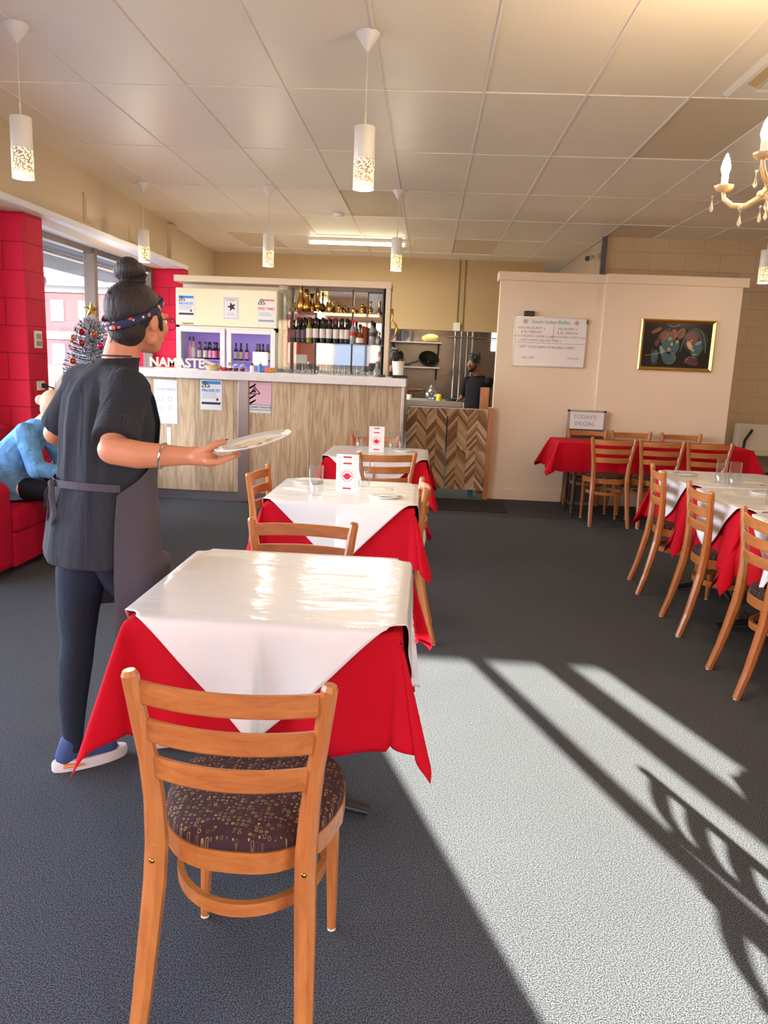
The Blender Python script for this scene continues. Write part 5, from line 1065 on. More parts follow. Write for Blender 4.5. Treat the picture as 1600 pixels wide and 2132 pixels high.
for x, z, c, lb in ((-2.806, 1.583, S(176, 14, 36), 'shiny red bauble near the top of the frosted tree'), (-2.704, 1.568, S(196, 110, 70), 'copper bauble near the top right of the frosted tree'), (-2.875, 1.535, S(206, 150, 110), 'pale copper bauble at the upper left of the frosted tree'), (-2.809, 1.496, S(170, 70, 50), 'rust bauble in the middle left of the frosted tree'), (-2.651, 1.479, S(206, 30, 130), 'magenta bauble at the right of the frosted tree'), (-2.89, 1.348, S(180, 90, 60), 'dull orange bauble low on the left of the frosted tree'), (-2.60, 1.55, S(226, 180, 190), 'pale pink bauble at the right edge of the frosted tree')):
    r = 0.026; t2 = thing('bauble', lb, 'bauble', (x, 6.25, z), 0, 'baubles on the frosted tree')
    MB().sph((0,0,0), r, 16, 12).build('ball', mat('bauble_'+lb.split()[0]+'_'+lb.split()[1], c, 0.15, metal=0.5, noise=0.02), t2); MB().cyl((0,0,r*0.95),(0,0,r*1.25),0.006).build('cap', BRASS, t2)
# ------------------------------------------------------------------ people
def skin_mat(name, c, c2):
    m = mat(name, c, 0.5, bump=0.08, bscale=200, noise=0.06, nscale=12); t, p = nodes(m); p.inputs['Subsurface Weight'].default_value = 0.08; p.inputs['Subsurface Radius'].default_value = (0.02, 0.008, 0.004); return m
SKIN = skin_mat('tan_skin', S(206, 136, 100), None); SKIN2 = skin_mat('fair_skin', S(226, 176, 156), None); SKIN3 = skin_mat('brown_skin', S(132, 84, 60), None)
def fabric(name, c, stretch=(9, 9, 1.6), b=0.7, sc=1.5, rough=0.9, fade=0):
    m = mat(name, c, rough, spec=0.2); t, p = nodes(m)
    tc = t.nodes.new('ShaderNodeTexCoord'); mp = t.nodes.new('ShaderNodeMapping'); mp.inputs['Scale'].default_value = stretch; t.links.new(tc.outputs['Object'], mp.inputs[0])
    n = t.nodes.new('ShaderNodeTexNoise'); n.inputs['Scale'].default_value = sc; n.inputs['Detail'].default_value = 2; n.inputs['Distortion'].default_value = 0.8; t.links.new(mp.outputs[0], n.inputs['Vector'])
    n2 = t.nodes.new('ShaderNodeTexNoise'); n2.inputs['Scale'].default_value = 700; t.links.new(tc.outputs['Object'], n2.inputs['Vector'])
    ad = t.nodes.new('ShaderNodeMath'); ad.operation = 'MULTIPLY_ADD'; ad.inputs[1].default_value = 0.03; t.links.new(n2.outputs['Fac'], ad.inputs[0]); t.links.new(n.outputs['Fac'], ad.inputs[2])
    bp_ = t.nodes.new('ShaderNodeBump'); bp_.inputs['Strength'].default_value = b; bp_.inputs['Distance'].default_value = 0.03; t.links.new(ad.outputs[0], bp_.inputs['Height']); t.links.new(bp_.outputs[0], p.inputs['Normal'])
    if fade:
        mr = t.nodes.new('ShaderNodeMapRange'); mr.inputs[1].default_value = 0.3; mr.inputs[2].default_value = 0.7; mr.inputs[3].default_value = 0.75; mr.inputs[4].default_value = 1+fade
        n3 = t.nodes.new('ShaderNodeTexNoise'); n3.inputs['Scale'].default_value = 16; n3.inputs['Detail'].default_value = 5; t.links.new(tc.outputs['Object'], n3.inputs['Vector']); t.links.new(n3.outputs['Fac'], mr.inputs[0])
        mx = t.nodes.new('ShaderNodeMix'); mx.data_type = 'RGBA'; mx.blend_type = 'MULTIPLY'; mx.inputs[0].default_value = 1; mx.inputs[6].default_value = c; t.links.new(mr.outputs[0], mx.inputs[7]); t.links.new(mx.outputs[2], p.inputs['Base Color'])
    return m
SHIRT = fabric('charcoal_shirt', S(47, 48, 55)); APRON = fabric('grey_apron', S(80, 74, 82), (8, 8, 2), 0.4, rough=0.92); LEGG = fabric('navy_leggings', S(37, 43, 56), (14, 14, 14), 0.12, 3)
HAIR = mat('dark_brown_hair', S(40, 27, 25), 0.6, bump=0.8, bscale=30, noise=0.35, nscale=14, stretch=(5, 5, 0.8)); BLONDE = mat('blonde_hair', S(206, 174, 138), 0.55, bump=0.8, bscale=30, noise=0.25, nscale=14, stretch=(5, 5, 1)); BLKH = mat('black_hair', S(20, 17, 17), 0.5, bump=0.5, bscale=60, noise=0.2)
DENIM = fabric('denim', S(92, 140, 184), (6, 6, 6), 1.0, 1.8, fade=0.4); DENIMD = fabric('faded_denim', S(88, 116, 142), (6, 6, 6), 1.0, 1.8, fade=0.4); BLKC = fabric('black_cloth', S(22, 22, 24), (8, 8, 3), 0.4)
# flowered band
BAND = mat('flowered_band', S(40, 52, 92), 0.8); t, p = nodes(BAND)
tc = t.nodes.new('ShaderNodeTexCoord'); vo = t.nodes.new('ShaderNodeTexVoronoi'); vo.inputs['Scale'].default_value = 62; t.links.new(tc.outputs['Object'], vo.inputs['Vector'])
lt = t.nodes.new('ShaderNodeMath'); lt.operation = 'LESS_THAN'; lt.inputs[1].default_value = 0.42; t.links.new(vo.outputs['Distance'], lt.inputs[0])
sc = t.nodes.new('ShaderNodeSeparateColor'); t.links.new(vo.outputs['Color'], sc.inputs[0]); r = t.nodes.new('ShaderNodeValToRGB'); r.color_ramp.interpolation = 'CONSTANT'
for k, (ps, c) in enumerate(((0, S(232, 96, 84)), (0.28, S(236, 206, 196)), (0.5, S(96, 116, 172)), (0.72, S(30, 34, 52)), (0.86, S(224, 150, 120)))):
    e = r.color_ramp.elements[k] if k < 2 else r.color_ramp.elements.new(ps); e.position = ps; e.color = c
t.links.new(sc.outputs[0], r.inputs[0]); mx = t.nodes.new('ShaderNodeMix'); mx.data_type = 'RGBA'; mx.inputs[6].default_value = S(36, 44, 76); t.links.new(lt.outputs[0], mx.inputs[0]); t.links.new(r.outputs[0], mx.inputs[7]); t.links.new(mx.outputs[2], p.inputs['Base Color'])

def ring_e(c, F, R_, a, b, n=32, tilt=0):
    c = Vector(c); return [c + R_*(a*math.sin(2*PI*k/n)) + F*(b*math.cos(2*PI*k/n)) + Vector((0,0,tilt*math.cos(2*PI*k/n))) for k in range(n)]
def head(m, c, Fh, s_=1.0, jaw=1.0):
    """adds a head to MB m: cranium, face, nose, lips, ears; c = centre at eye height"""
    Fh = Fh.normalized(); R_ = Vector((Fh.y, -Fh.x, 0)).normalized(); U = R_.cross(Fh).normalized()
    mt = Matrix((R_, Fh, U)).transposed(); c = Vector(c)
    P = lambda r, f, u: c + (R_*r + Fh*f + U*u)*s_
    m.sph(P(0, -0.022, 0.022), (0.075*s_, 0.093*s_, 0.088*s_), 20, 14, mt)
    m.sph(P(0, 0.022, -0.02), (0.062*s_, 0.07*s_, 0.085*s_), 18, 12, mt)
    m.sph(P(0, 0.045, -0.078), (0.036*s_, 0.036*s_, 0.028*s_), 14, 10, mt)        # chin
    m.cap(P(-0.045, 0.0, -0.06), 0.022*s_, P(-0.01, 0.05, -0.085), 0.016*s_); m.cap(P(0.045, 0.0, -0.06), 0.022*s_, P(0.01, 0.05, -0.085), 0.016*s_)
    m.cap(P(0, 0.088, 0.006), 0.008*s_, P(0, 0.108, -0.026), 0.012*s_)            # nose
    m.sph(P(-0.010, 0.096, -0.03), 0.009*s_); m.sph(P(0.010, 0.096, -0.03), 0.009*s_)
    m.cap(P(-0.018, 0.084, -0.053), 0.0065*s_, P(0.018, 0.084, -0.053), 0.0065*s_); m.cap(P(-0.015, 0.082, -0.062), 0.0075*s_, P(0.015, 0.082, -0.062), 0.0075*s_)
    m.cap(P(-0.045, 0.072, 0.022), 0.009*s_, P(0.045, 0.072, 0.022), 0.009*s_)    # brow ridge
    for q in (-1, 1): m.sph(P(0.074*q, -0.012, -0.008), (0.010*s_, 0.019*s_, 0.031*s_), 12, 8, mt); m.sph(P(0.036*q, 0.066, -0.022), 0.02*s_)
    return P, mt
def face_bits(P, mt, parent, s_=1.0, hairm=None):
    for q in (-1, 1):
        e = MB().sph(P(0.03*q, 0.079, 0.001), 0.0105*s_, 12, 8).build('eye', mat('eye_white', S(226, 222, 216), 0.2, noise=0.01), parent)
        MB().sph(P(0.03*q, 0.0865, 0.001), 0.0052*s_, 10, 8).build('iris', BLK, e)
        MB().tube([P(0.014*q, 0.085, 0.02), P(0.032*q, 0.084, 0.026), P(0.05*q, 0.07, 0.021)], [0.0025, 0.0035, 0.0015], 6).build('eyebrow', hairm or BLKH, parent)
    MB().cap(P(-0.015, 0.0885, -0.057), 0.0045*s_, P(0.015, 0.0885, -0.057), 0.0045*s_).build('lips', mat('lips', S(176, 96, 84), 0.5, noise=0.03), parent)

# ---- waitress
F = Vector((0.77, 0.64, 0)).normalized(); R_ = Vector((F.y, -F.x, 0)); Fh = Vector((0.42, 0.9, -0.02)).normalized()
wt = thing('waitress', 'person in a charcoal shirt and grey apron seen from behind, carrying an empty plate', 'person', (-1.08, 2.5, 0))
wt_off = Vector((-1.08, 2.5, 0))
class WB(MB):
    off = wt_off
    def build(s, *a, **k): s.v = [(v[0]-s.off.x, v[1]-s.off.y, v[2]-s.off.z) for v in s.v]; return MB.build(s, *a, **k)
hc = Vector((-0.945, 2.545, 1.548))
m = WB()
P, mt = head(m, hc, Fh, 0.98)
m.cap((-0.985, 2.52, 1.50), 0.052, (-1.01, 2.505, 1.38), 0.060)
m.rings([ring_e(c, F, R_, a, b, 28) for c, a, b in (((-1.08,2.47,0.80),.10,.09),((-1.08,2.475,0.86),.155,.115),((-1.065,2.485,0.98),.145,.105),((-1.05,2.495,1.12),.15,.11),((-1.05,2.495,1.26),.16,.11),((-1.045,2.495,1.34),.15,.085),((-1.02,2.505,1.39),.08,.07))])
# right arm
m.cap((-0.925,2.375,1.335), 0.052, (-0.912,2.215,1.165), 0.041); m.cap((-0.912,2.21,1.163), 0.043, (-0.83,2.2,1.153), 0.041); m.cap((-0.83,2.2,1.153), 0.041, (-0.675,2.2,1.157), 0.026)
# left arm
m.cap((-1.185,2.61,1.335), 0.052, (-1.30,2.66,1.155), 0.041); m.cap((-1.30,2.66,1.155), 0.042, (-1.22,2.83,1.09), 0.028)
# right hand holding the rim of the plate: palm, four fingers below, thumb above
m.cap((-0.675,2.2,1.157), 0.025, (-0.655,2.2,1.157), 0.026, sq=1.1); m.cap((-0.655,2.196,1.155), 0.024, (-0.615,2.195,1.15), 0.023, sq=1.5, sqd=(0,1,0))
for j, (yy_, L_) in enumerate(((2.163, 0.9), (2.184, 1.0), (2.205, 1.05), (2.226, 0.85))):
    m.cap((-0.615,yy_,1.149), 0.0112, (-0.585,yy_,1.1485), 0.0104); m.cap((-0.585,yy_,1.1485), 0.0104, (-0.562,yy_+.004,1.158), 0.0096); m.cap((-0.562,yy_+.004,1.158), 0.0096, (-0.562+0.022*L_,yy_+.008,1.166), 0.0085)
m.cap((-0.648,2.182,1.168), 0.0155, (-0.617,2.176,1.183), 0.0125); m.cap((-0.617,2.176,1.183), 0.0125, (-0.592,2.180,1.200), 0.0105); m.cap((-0.592,2.180,1.200), 0.0105, (-0.572,2.184,1.204), 0.0092)
# left hand, relaxed in front of the body
m.cap((-1.215,2.845,1.085), 0.026, (-1.185,2.885,1.07), 0.028, sq=0.6)
for j in range(4): m.cap((-1.185+0.012*j,2.895-0.014*j+.01,1.075-.008*j), 0.0102, (-1.16+0.012*j,2.925-0.014*j+.01,1.068-.008*j), 0.0092); m.cap((-1.16+0.012*j,2.925-0.014*j+.01,1.068-.008*j), 0.0092, (-1.135+.012*j,2.935-0.014*j+.01,1.055-.008*j), 0.0082)
m.cap((-1.19,2.87,1.09), 0.0125, (-1.16,2.875,1.10), 0.010); m.cap((-1.16,2.875,1.10), 0.010, (-1.14,2.885,1.095), 0.009)
# legs
def leg_pts(s_):
    if s_ == 'L': return [((-1.135,2.50,0.84),.082),((-1.147,2.485,0.70),.078),((-1.154,2.468,0.58),.066),((-1.155,2.462,0.47),.052),((-1.166,2.455,0.37),.052),((-1.175,2.45,0.27),.045),((-1.18,2.448,0.12),.030),((-1.18,2.45,0.06),.034)]
    return [((-1.035,2.44,0.84),.082),((-1.00,2.50,0.70),.078),((-0.965,2.56,0.58),.066),((-0.94,2.60,0.48),.052),((-0.925,2.62,0.37),.052),((-0.915,2.64,0.27),.045),((-0.905,2.65,0.12),.030),((-0.90,2.66,0.06),.034)]
for s_ in 'LR':
    L_ = leg_pts(s_)
    for (a, ra), (b, rb) in zip(L_, L_[1:]): m.cap(a, ra*0.93, b, rb*0.93)
    a = Vector(L_[-1][0]); m.cap(a+Vector((0,0,-.02)), 0.03, a+F*0.14+Vector((0,0,-.03)), 0.02)
body = m.build('body', SKIN, wt, remesh=0.0046, smooth_it=4)
face_bits(lambda r, f, u: P(r, f, u)-wt_off, mt, body, 0.98)
# shirt
m = WB()
SR = [((-1.075,2.487,0.765),.212,.176),((-1.075,2.487,0.80),.213,.178),((-1.068,2.487,0.90),.200,.168),((-1.055,2.49,1.01),.180,.146),((-1.048,2.495,1.12),.178,.145),((-1.043,2.50,1.22),.182,.145),((-1.045,2.50,1.30),.176,.130),((-1.045,2.50,1.345),.160,.105),((-1.03,2.505,1.385),.112,.082),((-1.008,2.512,1.415),.070,.064),((-0.998,2.517,1.43),.058,.058)]
rs = []
for i, (c, a, b) in enumerate(SR):
    q = ring_e(c, F, R_, a, b, 48); rr = []
    for k, p_ in enumerate(q):
        an = 2*PI*k/48; back = max(0, -math.cos(an)); amp = 0.006*back*(1 if 3 <= i <= 7 else 0.6 if i < 3 else 0)
        d = (p_-Vector(c)).normalized(); rr.append(p_+d*amp*math.sin(an*11+i*0.25))
    rs.append(rr)
m.rings(rs)
m.cap((-1.0,2.45,1.345), 0.066, (-0.925,2.37,1.325), 0.073); m.cap((-0.955,2.41,1.335), 0.069, (-0.925,2.34,1.29), 0.071); m.cyl((-0.93,2.36,1.31), (-0.912,2.232,1.185), 0.066, 0.069, n=24)
m.cap((-1.08,2.53,1.345), 0.064, (-1.17,2.60,1.33), 0.069); m.cap((-1.16,2.595,1.335), 0.066, (-1.19,2.61,1.30), 0.064); m.cyl((-1.18,2.605,1.315), (-1.285,2.65,1.18), 0.062, 0.062, n=24)
shirt = m.build('shirt', SHIRT, wt, remesh=0.005, smooth_it=5)
# pink stitching marks on the right sleeve
m = WB(); ctr = Vector((-0.921,2.30,1.245)); ax = (Vector((-0.912,2.232,1.185))-Vector((-0.93,2.36,1.31))).normalized(); sa, sb = frame(ax)
for i in range(4):
    for j in range(9):
        an = -2.15+j*0.11 - i*0.05; d = sa*math.cos(an)+sb*math.sin(an); d2 = Vector((0.25,-1,0.1)).normalized()
        base = d2; tng = ax.cross(d2).normalized(); dd = (d2*math.cos((j-4)*0.13)+tng*math.sin((j-4)*0.13)).normalized(); dd = (dd-ax*dd.dot(ax)).normalized()
        m.sph(Vector((-0.92,2.29,1.24))+ax*(0.036+0.011*i-0.004*abs(j-4)/2)+dd*0.0675, 0.0019, 6, 4)
m.build('sleeve_stitching', mat('pink_thread', S(176, 60, 70), 0.7, noise=0.05), shirt)
# leggings
for s_ in 'LR':
    m = WB(); L_ = leg_pts(s_); L_ = [((L_[0][0][0], L_[0][0][1], 0.90), .088)]+L_[:-1]+[((Vector(L_[-1][0])+Vector((0,0,0.02))), .034)]
    for (a, ra), (b, rb) in zip(L_, L_[1:]): m.cap(a, ra+0.004, b, rb+0.004, n=20)
    m.build('legging', LEGG, wt, remesh=0.005, smooth_it=4)
# shoes
SHOEB = mat('navy_knit', S(54, 72, 118), 0.8, bump=0.4, bscale=120, noise=0.06); SOLE = mat('white_foam_sole', S(218, 210, 208), 0.6, noise=0.05); SHO = mat('orange_accent', S(232, 140, 70), 0.5, noise=0.04)
for s_ in 'LR':
    a = Vector(leg_pts(s_)[-1][0]); sp_ = (lambda q: a+F*q)
    hx = a - F*0.035
    def sole(z0, z1, k):
        out = []
        for j in range(28):
            an = 2*PI*j/28; u = math.cos(an); v = math.sin(an); l = 0.098+(0.132-0.098)*(u*0.5+0.5); p_ = Vector((a.x, a.y, 0))+F*(0.055+0.132*u*k)+R_*(0.043*v*k*(1-0.16*(1-u)/2)); out.append(p_)
        return out
    m = WB(); q = sole(0,0,1); q2 = sole(0,0,0.97)
    m.rings([[Vector((p_.x,p_.y,z)) for p_ in qq] for qq, z in ((q2,0.0),(q,0.008),(q,0.03),(q2,0.038))])
    so_ = m.build('shoe', SOLE, wt)
    m = WB(); m.cap((a.x-F.x*0.02, a.y-F.y*0.02, 0.062), 0.036, (a.x+F.x*0.12, a.y+F.y*0.12, 0.045), 0.032, sq=0.85); m.cap((a.x-F.x*0.03, a.y-F.y*0.03, 0.05), 0.034, (a.x-F.x*0.012, a.y-F.y*0.012, 0.095), 0.036)
    m.build('upper', SHOEB, so_, remesh=0.004, smooth_it=3)
    m = WB()
    for q_ in (-1, 1): b0 = Vector((a.x, a.y, 0.027))+F*-0.045+R_*(0.034*q_); m.tube([b0, b0+F*0.03+R_*(0.010*q_), b0+F*0.07+R_*(0.012*q_)+Vector((0,0,-.006))], [0.007, 0.006, 0.002], 8)
    m.build('accent', SHO, so_)
# apron: wraps the front, curved bib edges, waist tie with a bow at the back
def shell(c, a, b, phi, off=0.013): return Vector(c)+F*((b+off)*math.cos(phi))+R_*((a+off)*math.sin(phi))
def interp(z):
    for (c0, a0, b0), (c1, a1, b1) in zip(SR, SR[1:]):
        if c0[2] <= z <= c1[2]: k = (z-c0[2])/(c1[2]-c0[2]); return (Vector(c0).lerp(Vector(c1), k), a0+(a1-a0)*k, b0+(b1-b0)*k)
    c0, a0, b0 = SR[0] if z < SR[0][0][2] else SR[-1]
    return (Vector((c0[0], c0[1], z)), a0+(0.01 if z < SR[0][0][2] else 0), b0+(0.03 if z < SR[0][0][2] else 0))
def apr(u, v):
    z = 0.52+(1.355-0.52)*v
    lim = 1.72 if z < 1.01 else 0.5+1.22*(1-min(1, (z-1.01)/0.2))**2.0*1.0
    phi = (2*u-1)*lim; c, a, b = interp(z); fold = 0.010*math.sin(phi*5+1)*max(0, (0.95-z)/0.45)
    return shell(c, a, b, phi, 0.014+fold)
m = WB(); m.grid(apr, 60, 50); ap = m.build('apron', APRON, wt, solid=0.003, fix=False)
m = WB(); L1 = []
for k in range(25): phi = 1.66+(PI-0.02-1.66)*k/24; c, a, b = interp(1.025+0.006*math.sin(k/24*PI)); L1.append(shell(c, a, b, phi, 0.012))
L2 = []
for k in range(25): phi = -1.66-(PI-0.02-1.66)*k/24; c, a, b = interp(1.025); L2.append(shell(c, a, b, phi, 0.012))
for L_ in (L1, L2):
    m.rings([[p_+Vector((0,0,0.012))+((p_-Vector((-1.055,2.49,p_.z))).normalized()*0.002), p_+Vector((0,0,0.012)), p_+Vector((0,0,-0.012)), p_+Vector((0,0,-0.012))+((p_-Vector((-1.055,2.49,p_.z))).normalized()*0.002)] for p_ in L_], smooth=False)
m.build('waist_tie', APRON, ap)
bk = L1[-1]-F*0.012; m = WB(); m.sph(bk, 0.013)
def ribbon(pts, w_=0.009): m.tube(pts, [(w_, 0.0022)]*len(pts), 8)
ribbon([bk, bk-R_*0.03-F*0.01+Vector((0,0,-.03)), bk-R_*0.045-F*0.012+Vector((0,0,-.09)), bk-R_*0.02-F*0.01+Vector((0,0,-.05)), bk])
ribbon([bk, bk+R_*0.05-F*0.015+Vector((0,0,-.035)), bk+R_*0.065-F*0.012+Vector((0,0,-.09)), bk+R_*0.035-F*0.015+Vector((0,0,-.125)), bk+R_*0.02-F*0.01+Vector((0,0,-.08)), bk])
ribbon([bk, bk+R_*0.01-F*0.01+Vector((0,0,-.06)), bk+R_*0.005-F*0.008+Vector((0,0,-.115))], 0.007); ribbon([bk, bk-R_*0.025-F*0.006+Vector((0,0,-.07)), bk-R_*0.05-F*0.004+Vector((0,0,-.13))], 0.007)
m.build('bow', APRON, ap)
m = WB(); nb = []
for k in range(13): an = -PI*0.5+k*PI/12-PI/2; nb.append(Vector((-0.998,2.517,1.432))+F*(0.062*-math.cos((k/12-0.5)*PI*1.1))+R_*(0.062*math.sin((k/12-0.5)*PI*1.1)))
m.tube(nb, [(0.007, 0.003)]*13, 8); m.build('neck_strap', APRON, ap)
# hair, bun, band, glasses, bracelet
m = WB()
m.sph(P(0, -0.034, 0.036), (0.083, 0.098, 0.088), 22, 16, mt); m.sph(P(0,-0.06,-0.03), (0.064, 0.056, 0.06), 18, 12, mt)
m.cap(P(0, -0.03, 0.10), 0.035, P(0,-0.045,0.135), 0.024); m.sph(P(0,-0.05,0.156), (0.043,0.042,0.040), 18, 12, mt); m.sph(P(0.012,-0.03,0.155), (0.03,0.028,0.03), 14, 10, mt); m.sph(P(-0.02,-0.062,0.15), (0.026,0.026,0.028), 14, 10, mt)
for q_ in (-1, 1): m.cap(P(0.07*q_, 0.012, 0.01), 0.012, P(0.066*q_, 0.03, -0.028), 0.006)
m.cap(P(0,-0.105,0.05), 0.016, P(-0.01,-0.125,0.075), 0.005); 
hr = m.build('hair', HAIR, wt, remesh=0.004, smooth_it=3)
m = WB()
for k in range(14):
    a_ = random.uniform(-1.2, 1.2); b0 = P(0.05*math.sin(a_), -0.10*math.cos(a_), 0.05); m.tube([b0, b0-Fh*0.02+Vector((0,0,0.03)), b0-Fh*random.uniform(.02,.05)+Vector((random.uniform(-.02,.02),0,random.uniform(.02,.06)))], [0.0012,0.0009,0.0004], 4)
    b1 = P(random.uniform(-.04,.04), -0.1, -0.06); m.tube([b1, b1-Fh*0.012+Vector((0,0,-.02))], [0.001,0.0004], 4)
m.build('loose_strands', HAIR, hr)
m = WB(); n = 48; rs = []
for k in range(n):
    an = 2*PI*k/n; u = math.cos(an); dip = 0.045*u+0.012
    cc = P(0.0845*math.sin(an), -0.034+0.1035*u, -0.03+0.105*(u*0.5+0.5)); d = (cc-P(0,-0.034,0.03)).normalized(); up_ = Vector((0,0,1))
    rs.append([cc+up_*0.014+d*0.001, cc+d*0.0055+up_*0.006, cc+d*0.0055-up_*0.006, cc-up_*0.014+d*0.001, cc-d*0.004])
rs.append(rs[0]); m.rings(rs, cap=False); hb = m.build('flowered_headband', BAND, wt)
m = WB(); c0 = P(0.02,-0.02,0.125)
m.sph(c0, (0.022,0.016,0.012)); m.cap(c0, 0.012, c0+Vector((0.022,-0.01,0.016)), 0.005); m.cap(c0, 0.012, c0+Vector((0.02,0.01,0.026)), 0.004); m.build('bun_scarf', BAND, wt)
m = WB()
for q_ in (-1, 1):
    m.tube([P(0.034*q_+0.025*math.cos(a_), 0.104, -0.004+0.019*math.sin(a_)) for a_ in [k*PI/8 for k in range(17)]], 0.0014, 6); m.tube([P(0.058*q_,0.102,0.002), P(0.076*q_,0.05,0.006), P(0.078*q_,-0.01,0.006)], 0.0016, 6)
m.tube([P(-0.01,0.105,0), P(0.01,0.105,0)], 0.0014, 6); gl = m.build('glasses', mat('dark_frame', S(50, 26, 34), 0.3, noise=0.03), wt)
m = WB(); m.tube([Vector((-0.758,2.2,1.154))+Vector((0.05*math.cos(a_)*0.12, 0.037*math.sin(a_), 0.037*math.cos(a_))) for a_ in [k*PI/12 for k in range(25)]], 0.003, 8); m.build('bracelet', CHROME, wt)
m = WB(); m.sph((-0.566,2.1845,1.2115), (0.006,0.0058,0.0022)); m.build('thumb_nail', mat('purple_nail', S(120, 90, 130), 0.2, noise=0.02), wt)
# held plate
pr_ = 0.112
o = MB().lathe([(0.001,0.0),(pr_*0.5,0.0),(pr_*0.62,0.004),(pr_,0.013),(pr_*1.0,0.016),(pr_*0.66,0.008),(pr_*0.6,0.0055),(0.001,0.005)], n=48, cap=False).build('serving_plate', PORC)
nv = Vector((-0.235, -0.10, 0.966)).normalized(); o.rotation_euler = nv.to_track_quat('Z', 'Y').to_euler(); o.location = (-0.488, 2.19, 1.198); tag(o, 'large white plate with food traces held out by the waitress', 'plate')
m = MB(); rnd = random.Random(9); m.prism([((0.045+rnd.uniform(-.018,.025))*math.cos(k*PI/18), (0.045+rnd.uniform(-.018,.025))*math.sin(k*PI/18)) for k in range(36)], 'z', 0, 0.0012)
f_ = m.build('curry_smear', mat('sauce', S(222, 204, 164), 0.4, noise=0.3, nscale=60)); f_.parent = o; f_.location = (0, 0, 0.0062)

# ---- seated person in denim
pt = thing('seated_person', 'person in a light blue denim jacket sitting bent forward on the red sofa', 'person', (-2.72, 5.08, 0))
class PB(WB): off = Vector((-2.72, 5.08, 0))
F2 = Vector((0.97, 0.22, 0)).normalized(); R2 = Vector((F2.y, -F2.x, 0)); hh2 = Vector((-2.485, 5.14, 1.055))
m = PB(); P2, mt2 = head(m, hh2, Vector((0.93, 0.3, -0.15)).normalized(), 0.95)
m.cap((-2.515,5.13,1.02), 0.05, (-2.60,5.11,0.93), 0.06)
m.rings([ring_e(c, F2, R2, a, b, 24) for c, a, b in (((-2.80,5.08,0.50),.13,.12),((-2.79,5.08,0.60),.14,.11),((-2.72,5.09,0.78),.15,.11),((-2.63,5.1,0.90),.14,.09),((-2.59,5.11,0.96),.07,.06))])
for y, q_ in ((4.94, 1), (5.26, -1)):
    m.cap((-2.62,y+0.02*q_,0.89), 0.05, (-2.54,y-0.03*q_,0.66), 0.042); m.cap((-2.54,y-0.03*q_,0.66), 0.04, (-2.33,y+0.03*q_,0.62), 0.026)
    m.cap((-2.32,y+0.03*q_,0.62), 0.026, (-2.27,y+0.03*q_,0.62), 0.026, sq=0.6)
    for j in range(4): m.cap((-2.26,y+0.03*q_-0.027+0.018*j,0.62), 0.0095, (-2.225,y+0.03*q_-0.027+0.018*j,0.612), 0.009); m.cap((-2.225,y+0.03*q_-0.027+0.018*j,0.612), 0.009, (-2.21,y+0.03*q_-0.027+0.018*j,0.595), 0.0085)
    m.cap((-2.30,y+0.055*q_,0.625), 0.011, (-2.27,y+0.075*q_,0.62), 0.0095)
    m.cap((-2.80,y+0.04*q_,0.52), 0.075, (-2.38,y,0.50), 0.055); m.cap((-2.38,y,0.50), 0.052, (-2.42,y,0.10), 0.035); m.cap((-2.43,y,0.05), 0.035, (-2.28,y,0.035), 0.028)
bd = m.build('body', SKIN2, pt, remesh=0.007, smooth_it=3); face_bits(lambda r, f, u: P2(r, f, u)-PB.off, mt2, bd, 0.95, BLONDE)
m = PB()
m.rings([ring_e(c, F2, R2, a, b, 32) for c, a, b in (((-2.80,5.08,0.60),.185,.165),((-2.79,5.08,0.66),.19,.16),((-2.73,5.09,0.80),.185,.145),((-2.64,5.1,0.92),.165,.11),((-2.59,5.11,0.975),.085,.07))])
for y, q_ in ((4.94, 1), (5.26, -1)): m.cap((-2.63,y+0.02*q_,0.895), 0.068, (-2.54,y-0.03*q_,0.66), 0.062); m.cyl((-2.54,y-0.03*q_,0.665), (-2.38,y+0.02*q_,0.635), 0.058, 0.046, n=20)
m.build('denim_jacket', DENIM, pt, remesh=0.007, smooth_it=4)
m = PB(); m.rings([ring_e(c, F2, R2, a, b, 32) for c, a, b in (((-2.80,5.08,0.445),.215,.20),((-2.80,5.08,0.50),.22,.205),((-2.79,5.08,0.60),.20,.175),((-2.78,5.08,0.66),.18,.15))]); m.build('jacket_skirt', DENIMD, pt, remesh=0.008, smooth_it=3)
m = PB()
for y, q_ in ((4.94, 1), (5.26, -1)): m.cap((-2.64,y+0.03*q_,0.515), 0.078, (-2.38,y,0.50), 0.062); m.cap((-2.38,y,0.50), 0.06, (-2.42,y,0.12), 0.043)
m.build('trousers', BLKC, pt, remesh=0.008, smooth_it=3)
for y in (4.94, 5.26):
    PB().cap((-2.44,y,0.045), 0.042, (-2.26,y,0.038), 0.036, sq=0.9).build('shoe', BLK, pt)
m = PB(); m.sph(P2(0,-0.03,0.03), (0.08,0.096,0.088), 18, 12, mt2); m.sph(P2(0,-0.075,-0.02), (0.06,0.045,0.06), 14, 10, mt2); m.sph(P2(-0.01,-0.125,0.03), (0.035,0.035,0.035), 14, 10, mt2)
for q_ in (-1, 1): m.cap(P2(0.07*q_, 0.0, 0.03), 0.016, P2(0.074*q_, 0.02, -0.05), 0.007)
hr2 = m.build('hair', BLONDE, pt, remesh=0.005, smooth_it=2)
m = PB(); m.tube([P2(0.082*math.sin(a_), -0.02+0.02*math.cos(a_), 0.03+0.095*math.cos(a_)) for a_ in [-1.3+k*0.26 for k in range(11)]], 0.005, 6); m.build('hair_clip', mat('tortoise_clip', S(120, 70, 40), 0.4, noise=0.3), hr2)

